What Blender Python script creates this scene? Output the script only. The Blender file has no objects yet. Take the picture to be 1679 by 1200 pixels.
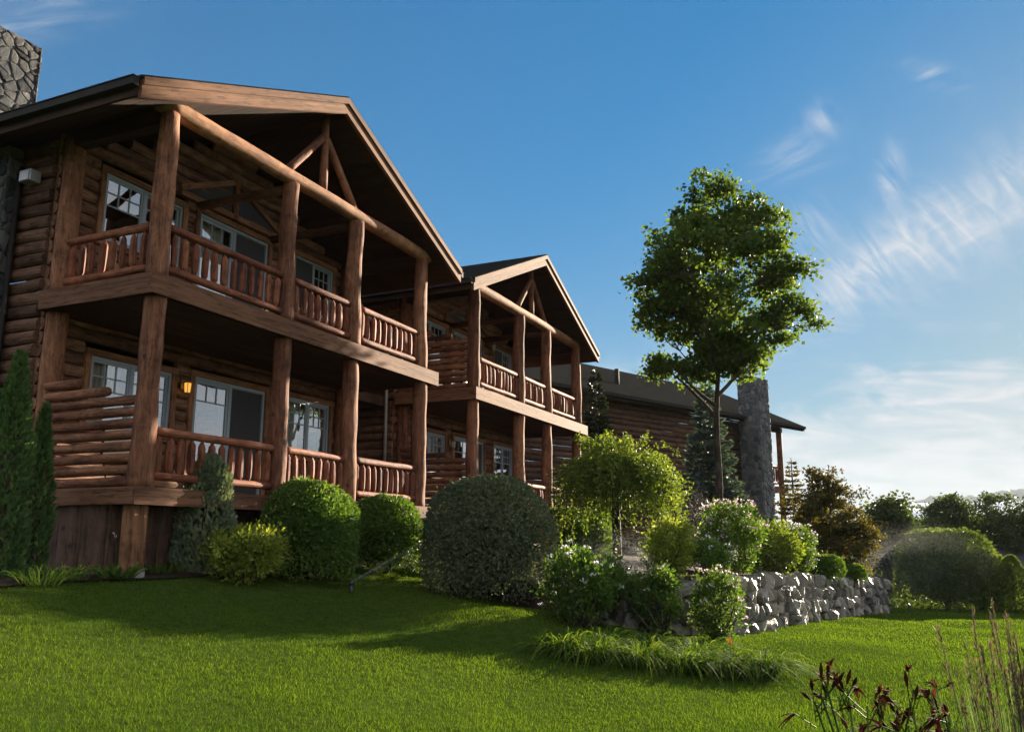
import bpy, bmesh, math, random
import numpy as np
from mathutils import Vector, Matrix
R = math.radians
random.seed(7)
rng = np.random.default_rng(7)
SC = bpy.context.scene
COL = SC.collection

# ------------------------------------------------------------------ camera
cd = bpy.data.cameras.new("camera")
cd.sensor_width = 36.0
cd.lens = 1410.0 / 1679.0 * 36.0
cd.clip_start = 0.05
cd.clip_end = 30000
cam = bpy.data.objects.new("camera", cd)
COL.objects.link(cam)
YAW, PITCH = R(24.31), R(11.505)
cam.location = (0, 0, 1.6)
cam.rotation_euler = Vector((math.cos(YAW) * math.cos(PITCH), math.sin(YAW) * math.cos(PITCH), math.sin(PITCH))).to_track_quat('-Z', 'Y').to_euler()
SC.camera = cam

# ------------------------------------------------------------------ world, sun, exposure
SUN_AZ, SUN_EL = R(-15.0), R(13.8)          # azimuth from +X, counter-clockwise
SC.view_settings.view_transform = 'Standard'
SC.view_settings.look = 'None'
SC.view_settings.gamma = 1
SC.view_settings.exposure = 2.6
SC.cycles.use_denoising = True
SC.cycles.max_bounces = 8
SC.cycles.transparent_max_bounces = 12
SC.cycles.sample_clamp_indirect = 6


class NT:
    """small helper around a node tree"""
    def __init__(s, tree):
        s.t = tree; s.n = tree.nodes; s.l = tree.links

    def node(s, typ, **kw):
        nd = s.n.new(typ)
        for k, v in kw.items():
            if k.startswith('i_'):
                nd.inputs[k[2:]].default_value = v
            else:
                setattr(nd, k, v)
        return nd

    def link(s, a, b):
        s.l.new(a, b)

    def math(s, op, a, b=None, clamp=False):
        nd = s.n.new('ShaderNodeMath'); nd.operation = op; nd.use_clamp = clamp
        for i, v in enumerate((a, b)):
            if v is None: continue
            if hasattr(v, 'is_output'): s.l.new(v, nd.inputs[i])
            else: nd.inputs[i].default_value = v
        return nd.outputs[0]

    def ramp(s, fac, stops):
        nd = s.n.new('ShaderNodeValToRGB')
        els = nd.color_ramp.elements
        while len(els) > 1: els.remove(els[0])
        els[0].position, els[0].color = stops[0][0], (*stops[0][1], 1)
        for p, c in stops[1:]:
            e = els.new(p); e.color = (*c, 1)
        s.l.new(fac, nd.inputs[0])
        return nd.outputs[0]

    def noise(s, vec, scale, detail=4, rough=.55, dist=0.0):
        nd = s.n.new('ShaderNodeTexNoise')
        nd.inputs['Scale'].default_value = scale; nd.inputs['Detail'].default_value = detail
        nd.inputs['Roughness'].default_value = rough; nd.inputs['Distortion'].default_value = dist
        if vec is not None: s.l.new(vec, nd.inputs['Vector'])
        return nd.outputs[0]

    def mix(s, fac, a, b, blend='MIX'):
        nd = s.n.new('ShaderNodeMix'); nd.data_type = 'RGBA'; nd.blend_type = blend
        for key, v in ((0, fac), (6, a), (7, b)):
            if hasattr(v, 'is_output'): s.l.new(v, nd.inputs[key])
            elif key == 0: nd.inputs[0].default_value = v
            else: nd.inputs[key].default_value = (*v, 1)
        return nd.outputs[2]


def build_world():
    w = bpy.data.worlds.new("World")
    SC.world = w
    w.use_nodes = True
    T = NT(w.node_tree)
    T.n.clear()
    out = T.node('ShaderNodeOutputWorld'); bg = T.node('ShaderNodeBackground')
    sky = T.node('ShaderNodeTexSky', sky_type='NISHITA', sun_disc=False, sun_elevation=SUN_EL, sun_rotation=math.pi / 2 - SUN_AZ,
                 altitude=300, air_density=1.0, dust_density=0.35, ozone_density=2.5)
    hs = T.node('ShaderNodeHueSaturation'); hs.inputs['Saturation'].default_value = 1.36
    hs.inputs['Hue'].default_value = 0.495
    # soft shoulder on the brightest part of the sky round the sun
    lum = T.node('ShaderNodeRGBToBW'); T.link(sky.outputs[0], lum.inputs[0])
    sh = T.node('ShaderNodeVectorMath', operation='SCALE'); T.link(sky.outputs[0], sh.inputs[0])
    T.link(T.math('DIVIDE', 1.0, T.math('ADD', 1.0, T.math('MULTIPLY', lum.outputs[0], .27))), sh.inputs['Scale'])
    T.link(T.mix(1.0, sh.outputs[0], (.515, .64, .705), 'MULTIPLY'), hs.inputs['Color'])
    tc = T.node('ShaderNodeTexCoord')
    nrm = T.node('ShaderNodeVectorMath', operation='NORMALIZE'); T.link(tc.outputs['Generated'], nrm.inputs[0])
    sep = T.node('ShaderNodeSeparateXYZ'); T.link(nrm.outputs[0], sep.inputs[0])
    az = T.math('MULTIPLY', T.math('ARCTAN2', sep.outputs[1], sep.outputs[0]), 180 / math.pi)
    el = T.math('MULTIPLY', T.math('ARCSINE', sep.outputs[2]), 180 / math.pi)
    # compress the very bright horizon the way a long daylight exposure of the sky would read
    cmb = T.node('ShaderNodeCombineXYZ'); T.link(az, cmb.inputs[0]); T.link(el, cmb.inputs[1])
    ang = cmb.outputs[0]

    def streak(rot, sx, sy, scale, seed, detail=6, dist=.8, lo=.42, hi=.75):
        mp = T.node('ShaderNodeMapping', vector_type='TEXTURE'); T.link(ang, mp.inputs[0])
        mp.inputs['Rotation'].default_value = (0, 0, R(rot)); mp.inputs['Scale'].default_value = (1 / sx, 1 / sy, 1)
        mp.inputs['Location'].default_value = (seed, seed * .37, seed)
        v = T.noise(mp.outputs[0], scale, detail, .58, dist)
        mr = T.node('ShaderNodeMapRange', interpolation_type='SMOOTHSTEP')
        mr.inputs[1].default_value = lo; mr.inputs[2].default_value = hi
        T.link(v, mr.inputs[0])
        return mr.outputs[0]

    def blob(a0, e0, ra, re, rot=0.0, soft=1.0):
        c, s_ = math.cos(R(rot)), math.sin(R(rot))
        da = T.math('SUBTRACT', az, a0); de = T.math('SUBTRACT', el, e0)
        u = T.math('DIVIDE', T.math('ADD', T.math('MULTIPLY', da, c), T.math('MULTIPLY', de, s_)), ra)
        v = T.math('DIVIDE', T.math('SUBTRACT', T.math('MULTIPLY', de, c), T.math('MULTIPLY', da, s_)), re)
        r2 = T.math('ADD', T.math('MULTIPLY', u, u), T.math('MULTIPLY', v, v))
        return T.math('EXPONENT', T.math('MULTIPLY', r2, -soft))

    fine = streak(-35, 1.0, .28, .85, 3.1, detail=12, dist=.9, lo=.36, hi=.74)      # steep feathery wisps
    fine2 = streak(-18, .17, .75, .9, 8.7, detail=9, dist=1.0, lo=.40, hi=.74)      # lying streaks
    flat = streak(6, .16, .95, .8, 12.3, detail=10, dist=1.2, lo=.34, hi=.66)
    puff = streak(12, .22, .5, .8, 21.0, detail=8, dist=.6, lo=.34, hi=.68)
    total = None

    def add(x):
        nonlocal total
        total = x if total is None else T.math('ADD', total, x)
    both = T.math('ADD', T.math('MULTIPLY', fine, .62), T.math('MULTIPLY', T.math('MULTIPLY', fine2, puff), .45))
    add(T.math('MULTIPLY', blob(-4.6, 18.6, 8.0, 2.3, -24), T.math('ADD', T.math('MULTIPLY', both, 1.1), .26)))
    add(T.math('MULTIPLY', blob(1.6, 16.2, 4.2, 1.3, -30), T.math('ADD', T.math('MULTIPLY', both, .75), .06)))
    add(T.math('MULTIPLY', blob(4.6, 24.0, 2.6, .95, -14), T.math('ADD', T.math('MULTIPLY', fine2, .62), .08)))
    add(T.math('MULTIPLY', blob(3.1, 25.8, 1.1, 1.0, 20), T.math('MULTIPLY', fine, .48)))
    add(T.math('MULTIPLY', blob(-.9, 21.9, .7, 1.5, 10), T.math('MULTIPLY', fine, .9)))
    add(T.math('MULTIPLY', blob(4.1, 19.2, 1.5, 1.8, 0), T.math('MULTIPLY', fine, .45)))
    add(T.math('MULTIPLY', blob(-4.2, 27.0, 1.7, .6, 30), T.math('MULTIPLY', fine2, .5)))
    add(T.math('MULTIPLY', blob(57, 29.6, 5.5, 1.5, -28), T.math('ADD', T.math('MULTIPLY', fine2, .45), .08)))
    # the low cirrostratus sheet, its top edge rising to the right
    edge = T.math('SUBTRACT', T.math('ADD', T.math('MULTIPLY', az, -.26), 10.0), el)
    edge = T.math('ADD', edge, T.math('MULTIPLY', T.math('SUBTRACT', puff, .5), 3.6))
    mr = T.node('ShaderNodeMapRange', interpolation_type='SMOOTHSTEP'); mr.inputs[1].default_value = -.9; mr.inputs[2].default_value = 2.6
    T.link(edge, mr.inputs[0])
    add(T.math('MULTIPLY', mr.outputs[0], T.math('ADD', T.math('MULTIPLY', flat, .62), .34)))
    add(T.math('MULTIPLY', blob(15.0, 11.3, 6.0, 1.1, -8), T.math('MULTIPLY', puff, .38)))
    add(T.math('MULTIPLY', blob(2.0, 12.2, 6.0, 1.8, -10), T.math('MULTIPLY', T.math('MULTIPLY', puff, flat), .5)))
    fac = T.math('MINIMUM', total, .93)
    cloud = (2.45, 2.50, 2.60)
    low = T.math('EXPONENT', T.math('MULTIPLY', T.math('MAXIMUM', el, 0.0), -.14))
    base = T.mix(T.math('MULTIPLY', low, .8), hs.outputs[0], (1.2, 1.65, 2.15))
    # cloud veil added in the unseen sky overhead and behind, to fill the shade
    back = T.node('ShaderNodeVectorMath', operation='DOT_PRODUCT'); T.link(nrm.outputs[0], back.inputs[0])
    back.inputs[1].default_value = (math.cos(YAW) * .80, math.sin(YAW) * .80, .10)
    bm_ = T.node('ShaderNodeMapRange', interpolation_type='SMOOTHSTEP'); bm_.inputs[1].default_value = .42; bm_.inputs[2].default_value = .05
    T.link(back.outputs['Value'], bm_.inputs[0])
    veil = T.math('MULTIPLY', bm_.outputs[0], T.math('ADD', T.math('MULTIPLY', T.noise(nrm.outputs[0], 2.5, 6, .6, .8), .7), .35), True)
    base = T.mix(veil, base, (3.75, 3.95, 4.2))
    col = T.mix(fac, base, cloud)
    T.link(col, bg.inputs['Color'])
    bg.inputs['Strength'].default_value = 0.05
    T.link(bg.outputs[0], out.inputs['Surface'])


build_world()
sd = bpy.data.lights.new("sun", 'SUN')
sd.energy = 4.2; sd.angle = R(0.6); sd.color = (1.0, .87, .67)
sun = bpy.data.objects.new("sun", sd); COL.objects.link(sun)
sun.rotation_euler = Vector((math.cos(SUN_EL) * math.cos(SUN_AZ), math.cos(SUN_EL) * math.sin(SUN_AZ), math.sin(SUN_EL))).to_track_quat('Z', 'Y').to_euler()
sun.location = (60, -15, 40)

# ------------------------------------------------------------------ materials
MATS = {}


def new_mat(name):
    m = bpy.data.materials.new(name); m.use_nodes = True
    T = NT(m.node_tree)
    b = T.n['Principled BSDF']
    MATS[name] = m
    return m, T, b


def bump(T, b, height, strength, dist=.02):
    bp = T.node('ShaderNodeBump'); bp.inputs['Strength'].default_value = strength; bp.inputs['Distance'].default_value = dist
    T.link(height, bp.inputs['Height']); T.link(bp.outputs[0], b.inputs['Normal'])


def attr(T, name):
    a = T.node('ShaderNodeAttribute'); a.attribute_name = name
    return a


def wood(name, dark, mid, light, rough=.8, scale=16, bstr=.8, spec=.18):
    m, T, b = new_mat(name)
    lc = attr(T, 'lc').outputs['Vector']
    n1 = T.noise(lc, scale, 7, .62, .5)
    n2 = T.noise(lc, scale * .22, 3, .5)
    n3 = T.noise(lc, scale * 3.2, 4, .6)
    oi = T.node('ShaderNodeObjectInfo')
    v = T.math('ADD', T.math('MULTIPLY', n1, .62), T.math('MULTIPLY', n2, .42))
    v = T.math('ADD', v, T.math('MULTIPLY', T.math('SUBTRACT', oi.outputs['Random'], .5), .08))
    v = T.math('ADD', v, T.math('MULTIPLY', T.math('SUBTRACT', attr(T, 'rnd').outputs['Fac'], .5), .16))
    c = T.ramp(v, [(.34, dark), (.50, mid), (.68, light)])
    # dark checks (drying cracks) and knots
    vo = T.node('ShaderNodeTexVoronoi', feature='F1'); vo.inputs['Scale'].default_value = 3.0
    iso = T.node('ShaderNodeMapping'); iso.inputs['Scale'].default_value = (1, 1, 7.7); T.link(lc, iso.inputs[0]); T.link(iso.outputs[0], vo.inputs['Vector'])
    kn = T.node('ShaderNodeMapRange'); kn.inputs[1].default_value = .05; kn.inputs[2].default_value = .16; T.link(vo.outputs['Distance'], kn.inputs[0])
    ck = T.node('ShaderNodeMapRange'); ck.inputs[1].default_value = .36; ck.inputs[2].default_value = .47; T.link(n3, ck.inputs[0])
    k = T.math('MULTIPLY', T.math('ADD', T.math('MULTIPLY', kn.outputs[0], .55), .45), T.math('ADD', T.math('MULTIPLY', ck.outputs[0], .5), .5))
    pa = T.node('ShaderNodeMapRange'); pa.inputs[1].default_value = .36; pa.inputs[2].default_value = .56; pa.inputs[3].default_value = .55
    T.link(T.noise(iso.outputs[0], 2.6, 7, .7, 1.0), pa.inputs[0])
    k = T.math('MULTIPLY', k, pa.outputs[0])
    mx = T.node('ShaderNodeVectorMath', operation='SCALE'); T.link(c, mx.inputs[0]); T.link(k, mx.inputs['Scale'])
    T.link(mx.outputs[0], b.inputs['Base Color'])
    b.inputs['Roughness'].default_value = rough
    b.inputs['Specular IOR Level'].default_value = spec
    bump(T, b, T.math('ADD', n1, T.math('MULTIPLY', n3, .4)), bstr, .02)
    return m


wood('log', (.070, .027, .017), (.185, .075, .041), (.33, .150, .080))
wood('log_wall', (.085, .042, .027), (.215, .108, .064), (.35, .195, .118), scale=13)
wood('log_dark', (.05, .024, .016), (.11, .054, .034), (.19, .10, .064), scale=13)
wood('rail', (.10, .030, .017), (.22, .068, .034), (.32, .115, .055), rough=.7, spec=.2)
wood('trim', (.13, .055, .028), (.26, .12, .060), (.38, .19, .10), scale=10, bstr=.3)
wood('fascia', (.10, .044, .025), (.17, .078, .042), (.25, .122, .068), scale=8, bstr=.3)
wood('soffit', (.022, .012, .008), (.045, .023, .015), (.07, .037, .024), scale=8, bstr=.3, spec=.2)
wood('skirt', (.07, .038, .028), (.12, .067, .047), (.17, .097, .068), scale=6, bstr=.2)
wood('bark', (.035, .026, .020), (.085, .066, .052), (.16, .13, .105), rough=.9, scale=22, bstr=1.0, spec=.1)
wood('bark_black', (.010, .008, .006), (.022, .017, .013), (.05, .04, .03), rough=.85, scale=22, bstr=1.0, spec=.2)


def plain(name, color, rough=.5, metal=0.0, nscale=None, namp=.25, bstr=0.0, spec=.5):
    m, T, b = new_mat(name)
    b.inputs['Roughness'].default_value = rough; b.inputs['Metallic'].default_value = metal
    b.inputs['Specular IOR Level'].default_value = spec
    if nscale:
        tc = T.node('ShaderNodeTexCoord')
        n = T.noise(tc.outputs['Object'], nscale, 6, .6)
        c = T.ramp(n, [(.3, tuple(x * (1 - namp) for x in color)), (.7, tuple(min(1, x * (1 + namp)) for x in color))])
        T.link(c, b.inputs['Base Color'])
        if bstr: bump(T, b, n, bstr, .03)
    else:
        b.inputs['Base Color'].default_value = (*color, 1)
    return m


plain('vinyl', (.27, .33, .385), .4, nscale=6, namp=.08)
plain('screen', (.035, .037, .042), .8, nscale=300, namp=.4)
plain('gutter', (.024, .020, .018), .75, nscale=5, spec=.15)
plain('metal_grey', (.45, .45, .46), .4, .6, nscale=8, namp=.15)
plain('interior', (.05, .04, .032), .9, nscale=2)
plain('brass', (.30, .17, .06), .4, .8)
plain('mulch', (.032, .020, .013), .95, nscale=30, namp=.7, bstr=1.0, spec=.1)
plain('soil', (.038, .056, .010), 1.0, nscale=8, namp=.35, bstr=.3, spec=0.0)
plain('slate', (.060, .052, .058), .9, nscale=12, namp=.3, bstr=.4)
plain('pale_wall', (.20, .17, .16), .8, nscale=4, namp=.2)
plain('hose', (.02, .02, .022), .5)
plain('hill', (.045, .065, .035), 1.0, nscale=.01, namp=.4, spec=0)
plain('fog', (.86, .87, .9), 1.0, spec=0)


def mk_curtain():
    m, T, b = new_mat('curtain')
    tc = T.node('ShaderNodeTexCoord')
    wv = T.node('ShaderNodeTexWave'); wv.inputs['Scale'].default_value = 5; wv.inputs['Distortion'].default_value = 1.5
    T.link(tc.outputs['Object'], wv.inputs[0])
    T.link(T.ramp(wv.outputs[0], [(0, (.48, .44, .37)), (1, (.66, .63, .56))]), b.inputs['Base Color'])
    b.inputs['Roughness'].default_value = .9


mk_curtain()


def mk_glass():
    m, T, b = new_mat('glass')
    out = T.n['Material Output']
    gl = T.node('ShaderNodeBsdfGlossy'); gl.inputs['Roughness'].default_value = .02; gl.inputs['Color'].default_value = (.93, .96, 1, 1)
    tr = T.node('ShaderNodeBsdfTransparent'); tr.inputs['Color'].default_value = (.80, .84, .84, 1)
    lw = T.node('ShaderNodeLayerWeight'); lw.inputs['Blend'].default_value = .5
    tc = T.node('ShaderNodeTexCoord')
    n = T.noise(tc.outputs['Object'], 1.6, 2)
    bp = T.node('ShaderNodeBump'); bp.inputs['Strength'].default_value = .05; bp.inputs['Distance'].default_value = .05
    T.link(n, bp.inputs['Height']); T.link(bp.outputs[0], gl.inputs['Normal'])
    mx = T.node('ShaderNodeMixShader')
    T.link(T.math('ADD', T.math('MULTIPLY', lw.outputs['Facing'], .55), .16), mx.inputs[0])
    T.link(tr.outputs[0], mx.inputs[1]); T.link(gl.outputs[0], mx.inputs[2])
    T.link(mx.outputs[0], out.inputs['Surface'])


mk_glass()


def mk_emit():
    m, T, b = new_mat('lamp_glass')
    b.inputs['Base Color'].default_value = (.5, .28, .07, 1)
    b.inputs['Emission Color'].default_value = (1, .50, .08, 1)
    b.inputs['Emission Strength'].default_value = .16
    m, T, b = new_mat('lamp_glass_off')
    b.inputs['Base Color'].default_value = (.62, .64, .62, 1)
    b.inputs['Roughness'].default_value = .3


mk_emit()


def mk_shingle():
    m, T, b = new_mat('shingle')
    lc = attr(T, 'lc').outputs['Vector']
    br = T.node('ShaderNodeTexBrick'); T.link(lc, br.inputs['Vector'])
    br.inputs['Scale'].default_value = 1.0; br.inputs['Brick Width'].default_value = .30; br.inputs['Row Height'].default_value = .14
    br.inputs['Mortar Size'].default_value = .008; br.inputs['Mortar Smooth'].default_value = .3
    br.inputs['Color1'].default_value = (.016, .0165, .016, 1); br.inputs['Color2'].default_value = (.026, .0255, .023, 1); br.inputs['Mortar'].default_value = (.02, .02, .018, 1)
    n = T.noise(lc, 60, 3)
    c = T.mix(T.math('MULTIPLY', n, .6), br.outputs[0], (.020, .019, .017))
    T.link(c, b.inputs['Base Color']); b.inputs['Roughness'].default_value = .95; b.inputs['Specular IOR Level'].default_value = 0
    bump(T, b, T.math('ADD', br.outputs[1], T.math('MULTIPLY', n, -.4)), .6, -.012)


mk_shingle()


def mk_stone(name, stops, rough=.7, nscale=9, bstr=.9, bdist=.03, spec=.4):
    m, T, b = new_mat(name)
    tc = T.node('ShaderNodeTexCoord')
    r = attr(T, 'rnd').outputs['Fac']
    n = T.noise(tc.outputs['Object'], nscale, 8, .62, .3)
    n2 = T.noise(tc.outputs['Object'], nscale * 5, 5, .65)
    oi = T.node('ShaderNodeObjectInfo')
    v = T.math('ADD', T.math('MULTIPLY', r, .5), T.math('MULTIPLY', n, .35))
    v = T.math('ADD', v, T.math('MULTIPLY', n2, .15))
    T.link(T.ramp(v, stops), b.inputs['Base Color'])
    b.inputs['Roughness'].default_value = rough; b.inputs['Specular IOR Level'].default_value = spec
    bump(T, b, T.math('ADD', n, T.math('MULTIPLY', n2, .35)), bstr, bdist)


mk_stone('fieldstone', [(.22, (.020, .021, .024)), (.45, (.046, .047, .051)), (.62, (.076, .072, .070)), (.8, (.12, .112, .100))], spec=.1)
mk_stone('fieldstone_pale', [(.22, (.04, .042, .046)), (.45, (.085, .085, .09)), (.62, (.12, .117, .115)), (.8, (.17, .162, .155))])
mk_stone('boulder', [(.2, (.055, .049, .042)), (.5, (.18, .162, .137)), (.8, (.40, .362, .305))], rough=.5, nscale=5, bstr=1.0, bdist=.08, spec=.5)
plain('mortar', (.095, .094, .093), .95, nscale=30, namp=.3)


def leafmat(name, dark, mid, light, trans=.45, tcol=None, rough=.55, spec=.14):
    m, T, b = new_mat(name)
    out = T.n['Material Output']
    r = attr(T, 'rnd').outputs['Fac']
    g_ = 1.0 if name.startswith(('petal', 'grass', 'spruce', 'plume', 'twig')) else 1.12 if name in ('pea', 'gold', 'perennial', 'daylily') else 1.3
    dark, mid, light = (tuple(q * g_ for q in k) for k in (dark, mid, light))
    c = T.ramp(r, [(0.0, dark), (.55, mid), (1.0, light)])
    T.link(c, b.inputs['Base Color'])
    b.inputs['Roughness'].default_value = rough; b.inputs['Specular IOR Level'].default_value = spec
    tl = T.node('ShaderNodeBsdfTranslucent')
    g = tcol or (1.5, 1.45, .55)
    mulc = T.node('ShaderNodeVectorMath', operation='MULTIPLY'); T.link(c, mulc.inputs[0]); mulc.inputs[1].default_value = g
    T.link(mulc.outputs[0], tl.inputs['Color'])
    mx = T.node('ShaderNodeMixShader'); mx.inputs[0].default_value = trans
    T.link(b.outputs[0], mx.inputs[1]); T.link(tl.outputs[0], mx.inputs[2]); T.link(mx.outputs[0], out.inputs['Surface'])
    return m


leafmat('grass', (.042, .082, .009), (.082, .138, .014), (.155, .210, .030), .5, (1.35, 1.32, .40), rough=.9, spec=0.0)
leafmat('maple', (.028, .048, .012), (.050, .080, .017), (.088, .122, .028), .5, (1.65, 1.55, .6), rough=.6, spec=.15)
leafmat('clipped', (.030, .060, .012), (.060, .105, .018), (.105, .155, .028), .35, rough=.55, spec=.2)
leafmat('clipped_grey', (.050, .066, .040), (.085, .105, .060), (.115, .120, .065), .25, rough=.6, spec=.2)
leafmat('gold', (.080, .110, .018), (.160, .195, .030), (.270, .295, .055), .4)
leafmat('arbor', (.034, .066, .022), (.060, .105, .032), (.105, .155, .050), .3)
leafmat('juniper', (.060, .085, .055), (.110, .140, .085), (.190, .195, .110), .25)
leafmat('spruce', (.035, .058, .056), (.070, .105, .102), (.130, .180, .175), .15)
leafmat('spruce_dark', (.014, .022, .012), (.028, .040, .020), (.050, .062, .030), .1)
leafmat('pea', (.050, .078, .014), (.095, .130, .022), (.180, .215, .045), .45)
leafmat('perennial', (.028, .062, .012), (.060, .105, .020), (.120, .165, .035), .45)
leafmat('daylily', (.022, .052, .008), (.052, .098, .013), (.120, .155, .028), .4, (1.4, 1.35, .4), rough=.7, spec=.04)
leafmat('bronze', (.030, .030, .010), (.058, .054, .015), (.100, .095, .026), .35, (1.5, 1.25, .5))
leafmat('hedge', (.038, .058, .014), (.070, .098, .024), (.120, .145, .040), .35)
leafmat('forest', (.020, .032, .012), (.038, .055, .018), (.070, .085, .026), .35)
leafmat('reed', (.055, .085, .040), (.090, .125, .058), (.140, .170, .085), .35, (1.2, 1.25, .6), rough=.7, spec=.05)
leafmat('plume', (.085, .058, .036), (.130, .092, .058), (.190, .145, .095), .25, (1.1, 1.05, .9), rough=.7, spec=.1)
leafmat('twig', (.060, .050, .046), (.110, .092, .085), (.180, .155, .145), .2, (1, 1, 1))
leafmat('petal_white', (.55, .55, .56), (.68, .68, .70), (.80, .80, .80), .4, (1, 1, 1))
leafmat('petal_pink', (.42, .31, .33), (.56, .44, .46), (.68, .58, .59), .4, (1, .95, .95))
leafmat('petal_lilac', (.40, .34, .40), (.56, .49, .54), (.70, .64, .66), .4, (1, 1, 1))
leafmat('petal_dark', (.022, .007, .006), (.050, .013, .010), (.095, .030, .018), .25, (1.3, .8, .7), rough=.8, spec=.03)
leafmat('petal_orange', (.45, .14, .03), (.60, .22, .05), (.7, .3, .08), .4, (1, 1, 1))
leafmat('berry_red', (.22, .03, .02), (.32, .06, .03), (.40, .10, .06), .3, (1, 1, 1))


def mk_water():
    m, T, b = new_mat('water')
    out = T.n['Material Output']
    tl = T.node('ShaderNodeBsdfTranslucent'); tl.inputs[0].default_value = (.9, .92, .95, 1)
    df = T.node('ShaderNodeBsdfGlossy'); df.inputs[0].default_value = (.95, .95, .97, 1); df.inputs['Roughness'].default_value = .25
    mx = T.node('ShaderNodeMixShader'); mx.inputs[0].default_value = .35
    T.link(tl.outputs[0], mx.inputs[1]); T.link(df.outputs[0], mx.inputs[2])
    tr = T.node('ShaderNodeBsdfTransparent'); m2 = T.node('ShaderNodeMixShader'); m2.inputs[0].default_value = .5
    T.link(tr.outputs[0], m2.inputs[1]); T.link(mx.outputs[0], m2.inputs[2])
    T.link(m2.outputs[0], out.inputs['Surface'])


mk_water()

# ------------------------------------------------------------------ mesh helpers


def tag(o, label=None, cat=None, group=None, kind=None):
    if label: o['label'] = label
    if cat: o['category'] = cat
    if group: o['group'] = group
    if kind: o['kind'] = kind
    return o


def empty(name, loc, rz=0.0):
    o = bpy.data.objects.new(name, None)
    o.empty_display_size = .3
    o.location = loc; o.rotation_euler = (0, 0, rz)
    COL.objects.link(o)
    return o


def link(name, me, parent=None, loc=None):
    o = bpy.data.objects.new(name, me)
    if parent is not None: o.parent = parent
    if loc is not None: o.location = loc
    COL.objects.link(o)
    return o


def snoise(p, freq=1.0, seed=0):
    """cheap smooth noise in about -1..1 for an (N,3) array"""
    r = np.random.default_rng(1000 + seed)
    out = np.zeros(len(p))
    for k in range(7):
        d = r.normal(size=3); d /= np.linalg.norm(d)
        out += np.sin(p @ d * freq * r.uniform(.6, 2.2) + r.uniform(0, 6.28))
    return out / 3.2


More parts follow.
